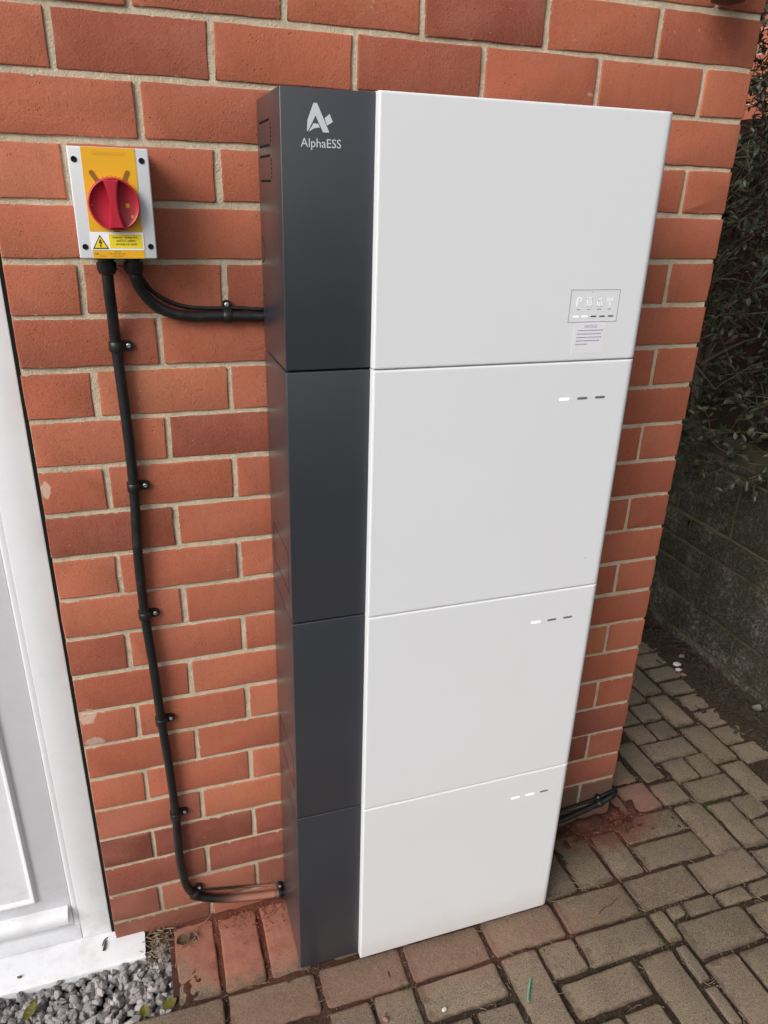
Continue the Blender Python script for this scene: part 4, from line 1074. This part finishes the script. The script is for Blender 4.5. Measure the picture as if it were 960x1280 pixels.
def small(name, label, cat, bm, mat, loc, rot=(0, 0, 0), group=None, sm=None):
    o = obj(name, bm, mat, None, loc, rot); tag(o, label, cat, group)
    if sm: smooth(o, sm)
    return o
bm = bmesh.new(); tube(bm, [Vector((-.026, 0, 0)), Vector((0, .001, 0)), Vector((.026, 0, 0))], .0030, 10)
small('plastic_tube', 'short pale green plastic tube lying on a paving block', 'plastic tube', bm, M_GREEN, (-.4695, -.397, .0042), (0, 0, math.atan2(.042, .029)), sm=40)
def chip(r, seed):
    qq = random.Random(seed); bm = bmesh.new(); bmesh.ops.create_icosphere(bm, subdivisions=2, radius=1)
    for v in bm.verts: f = 1 + .25 * noise.noise(v.co * 1.3 + Vector((seed, 0, 0))); v.co = Vector((v.co.x * r * 1.2 * f, v.co.y * r * .8 * f, v.co.z * r * .6 * f))
    return bm
for x, y, z, r, m_, lab in ((-.667, -.38, .004, .0058, M_CHIP, 'small white plaster chip in the paving in front of the cabinet'), (.666, .541, .022, .013, M_CHIP, 'larger pale round pebble in the leaf litter below the block wall'), (.653, .515, .017, .0105, M_CHIP, 'smaller pale pebble touching the larger one in the leaf litter'), (.652, .485, .016, .009, M_PINKCHIP, 'small pinkish pebble beside the pale ones in the leaf litter'), (.709, .57, .031, .011, M_PINKCHIP, 'reddish stone chip in the litter close under the block wall'), (-.795, -.362, .003, .0065, M_PINKCHIP, 'small pink brick crumb in the joint in front of the cabinet')):
    small('pebble', lab, 'pebble', chip(r, int(abs(x) * 1000)), m_, (x, y, z), (0, 0, x * 9), sm=180)
bm = bmesh.new(); tube(bm, catmull([Vector((-.034, -.014, .0)), Vector((-.012, -.004, .0015)), Vector((.014, .0, .001)), Vector((.036, .012, 0))], 4), lambda t: .0014 * (1 - .5 * t), 6)
small('twig', 'thin dark twig lying on a paving block beside the cabinet', 'twig', bm, M_TWIG, (-.179, -.264, .0035))
def leafthing(L, wd, curl, seed):
    bm = bmesh.new(); qq = random.Random(seed); n = 7; top = []
    for k in range(n + 1):
        t = k / n; hw = wd * math.sin(math.pi * min(1, t * .96 + .03)) ** .8; x = (t - .5) * L; zb = curl * (2 * t - 1) ** 2
        top.append([bm.verts.new((x, s_ * hw, zb + abs(s_) * hw * .45 + qq.uniform(-.0008, .0008))) for s_ in (-1, -.5, 0, .5, 1)])
    for a, b in zip(top, top[1:]):
        for k in range(4): bm.faces.new((a[k], b[k], b[k + 1], a[k + 1]))
    r = bmesh.ops.solidify(bm, geom=list(bm.faces), thickness=.0006); return bm
for x, y, z, L, wd, cu, rz, m_, lab in ((-1.517, -.116, -.006, .044, .011, .005, 1.1, M_YLEAF, 'long yellow-green fallen leaf on the gravel under the door sill'), (-1.285, -.188, -.005, .030, .010, .004, 1.5, M_YLEAF, 'bright yellow fallen leaf on the gravel near the paving edge'), (-1.232, -.190, -.003, .034, .011, .004, .5, M_YLEAF, 'olive fallen leaf lying where gravel meets the red-dusted paving'), (-1.192, -.055, .007, .034, .015, .008, .4, M_DEAD, 'curled brown dead leaf on the red-dusted paving by the wall'), (.731, .218, .04, .045, .015, .012, .3, mat_plain('pale_dry_leaf', (.30, .26, .21), .8), 'pale dry curled leaf in the litter below the block wall')):
    small('fallen_leaf', lab, 'leaf', leafthing(L, wd, cu, int(L * 1e4)), m_, (x, y, z), (0, 0, rz), 'leaves fallen on the ground', 60)
bm = bmesh.new(); tube(bm, [Vector((-.011, -.004, 0)), Vector((0, .0, .002)), Vector((.012, .005, 0))], lambda t: .0026 * (1 - .6 * t) + .0006, 6); tube(bm, [Vector((-.002, .006, .0)), Vector((.012, .009, .001)), Vector((.02, .006, 0))], .0012, 5)
small('bark_scrap', 'dark scrap of bark on the white sill at the door jamb', 'bark scrap', bm, M_TWIG, (-1.366, -.012, .0056), (0, 0, 1.0), sm=60)
bm = chip(.0042, 31); small('dirt_crumb', 'dark crumb of dirt on the white door sill', 'dirt', bm, M_DEAD, (-1.545, -.034, .0045), sm=180)
bm = bmesh.new(); tube(bm, catmull([Vector((0, 0, 0)), Vector((.008, .018, .012)), Vector((.03, .022, .018)), Vector((.05, .03, .034)), Vector((.055, .036, .055))], 5), .0007, 5)
small('dry_stalk', 'thin curved dry stalk rising beside the dead leaf at the wall foot', 'stalk', bm, M_STRAW, (-1.170, -.050, .0015), sm=60)
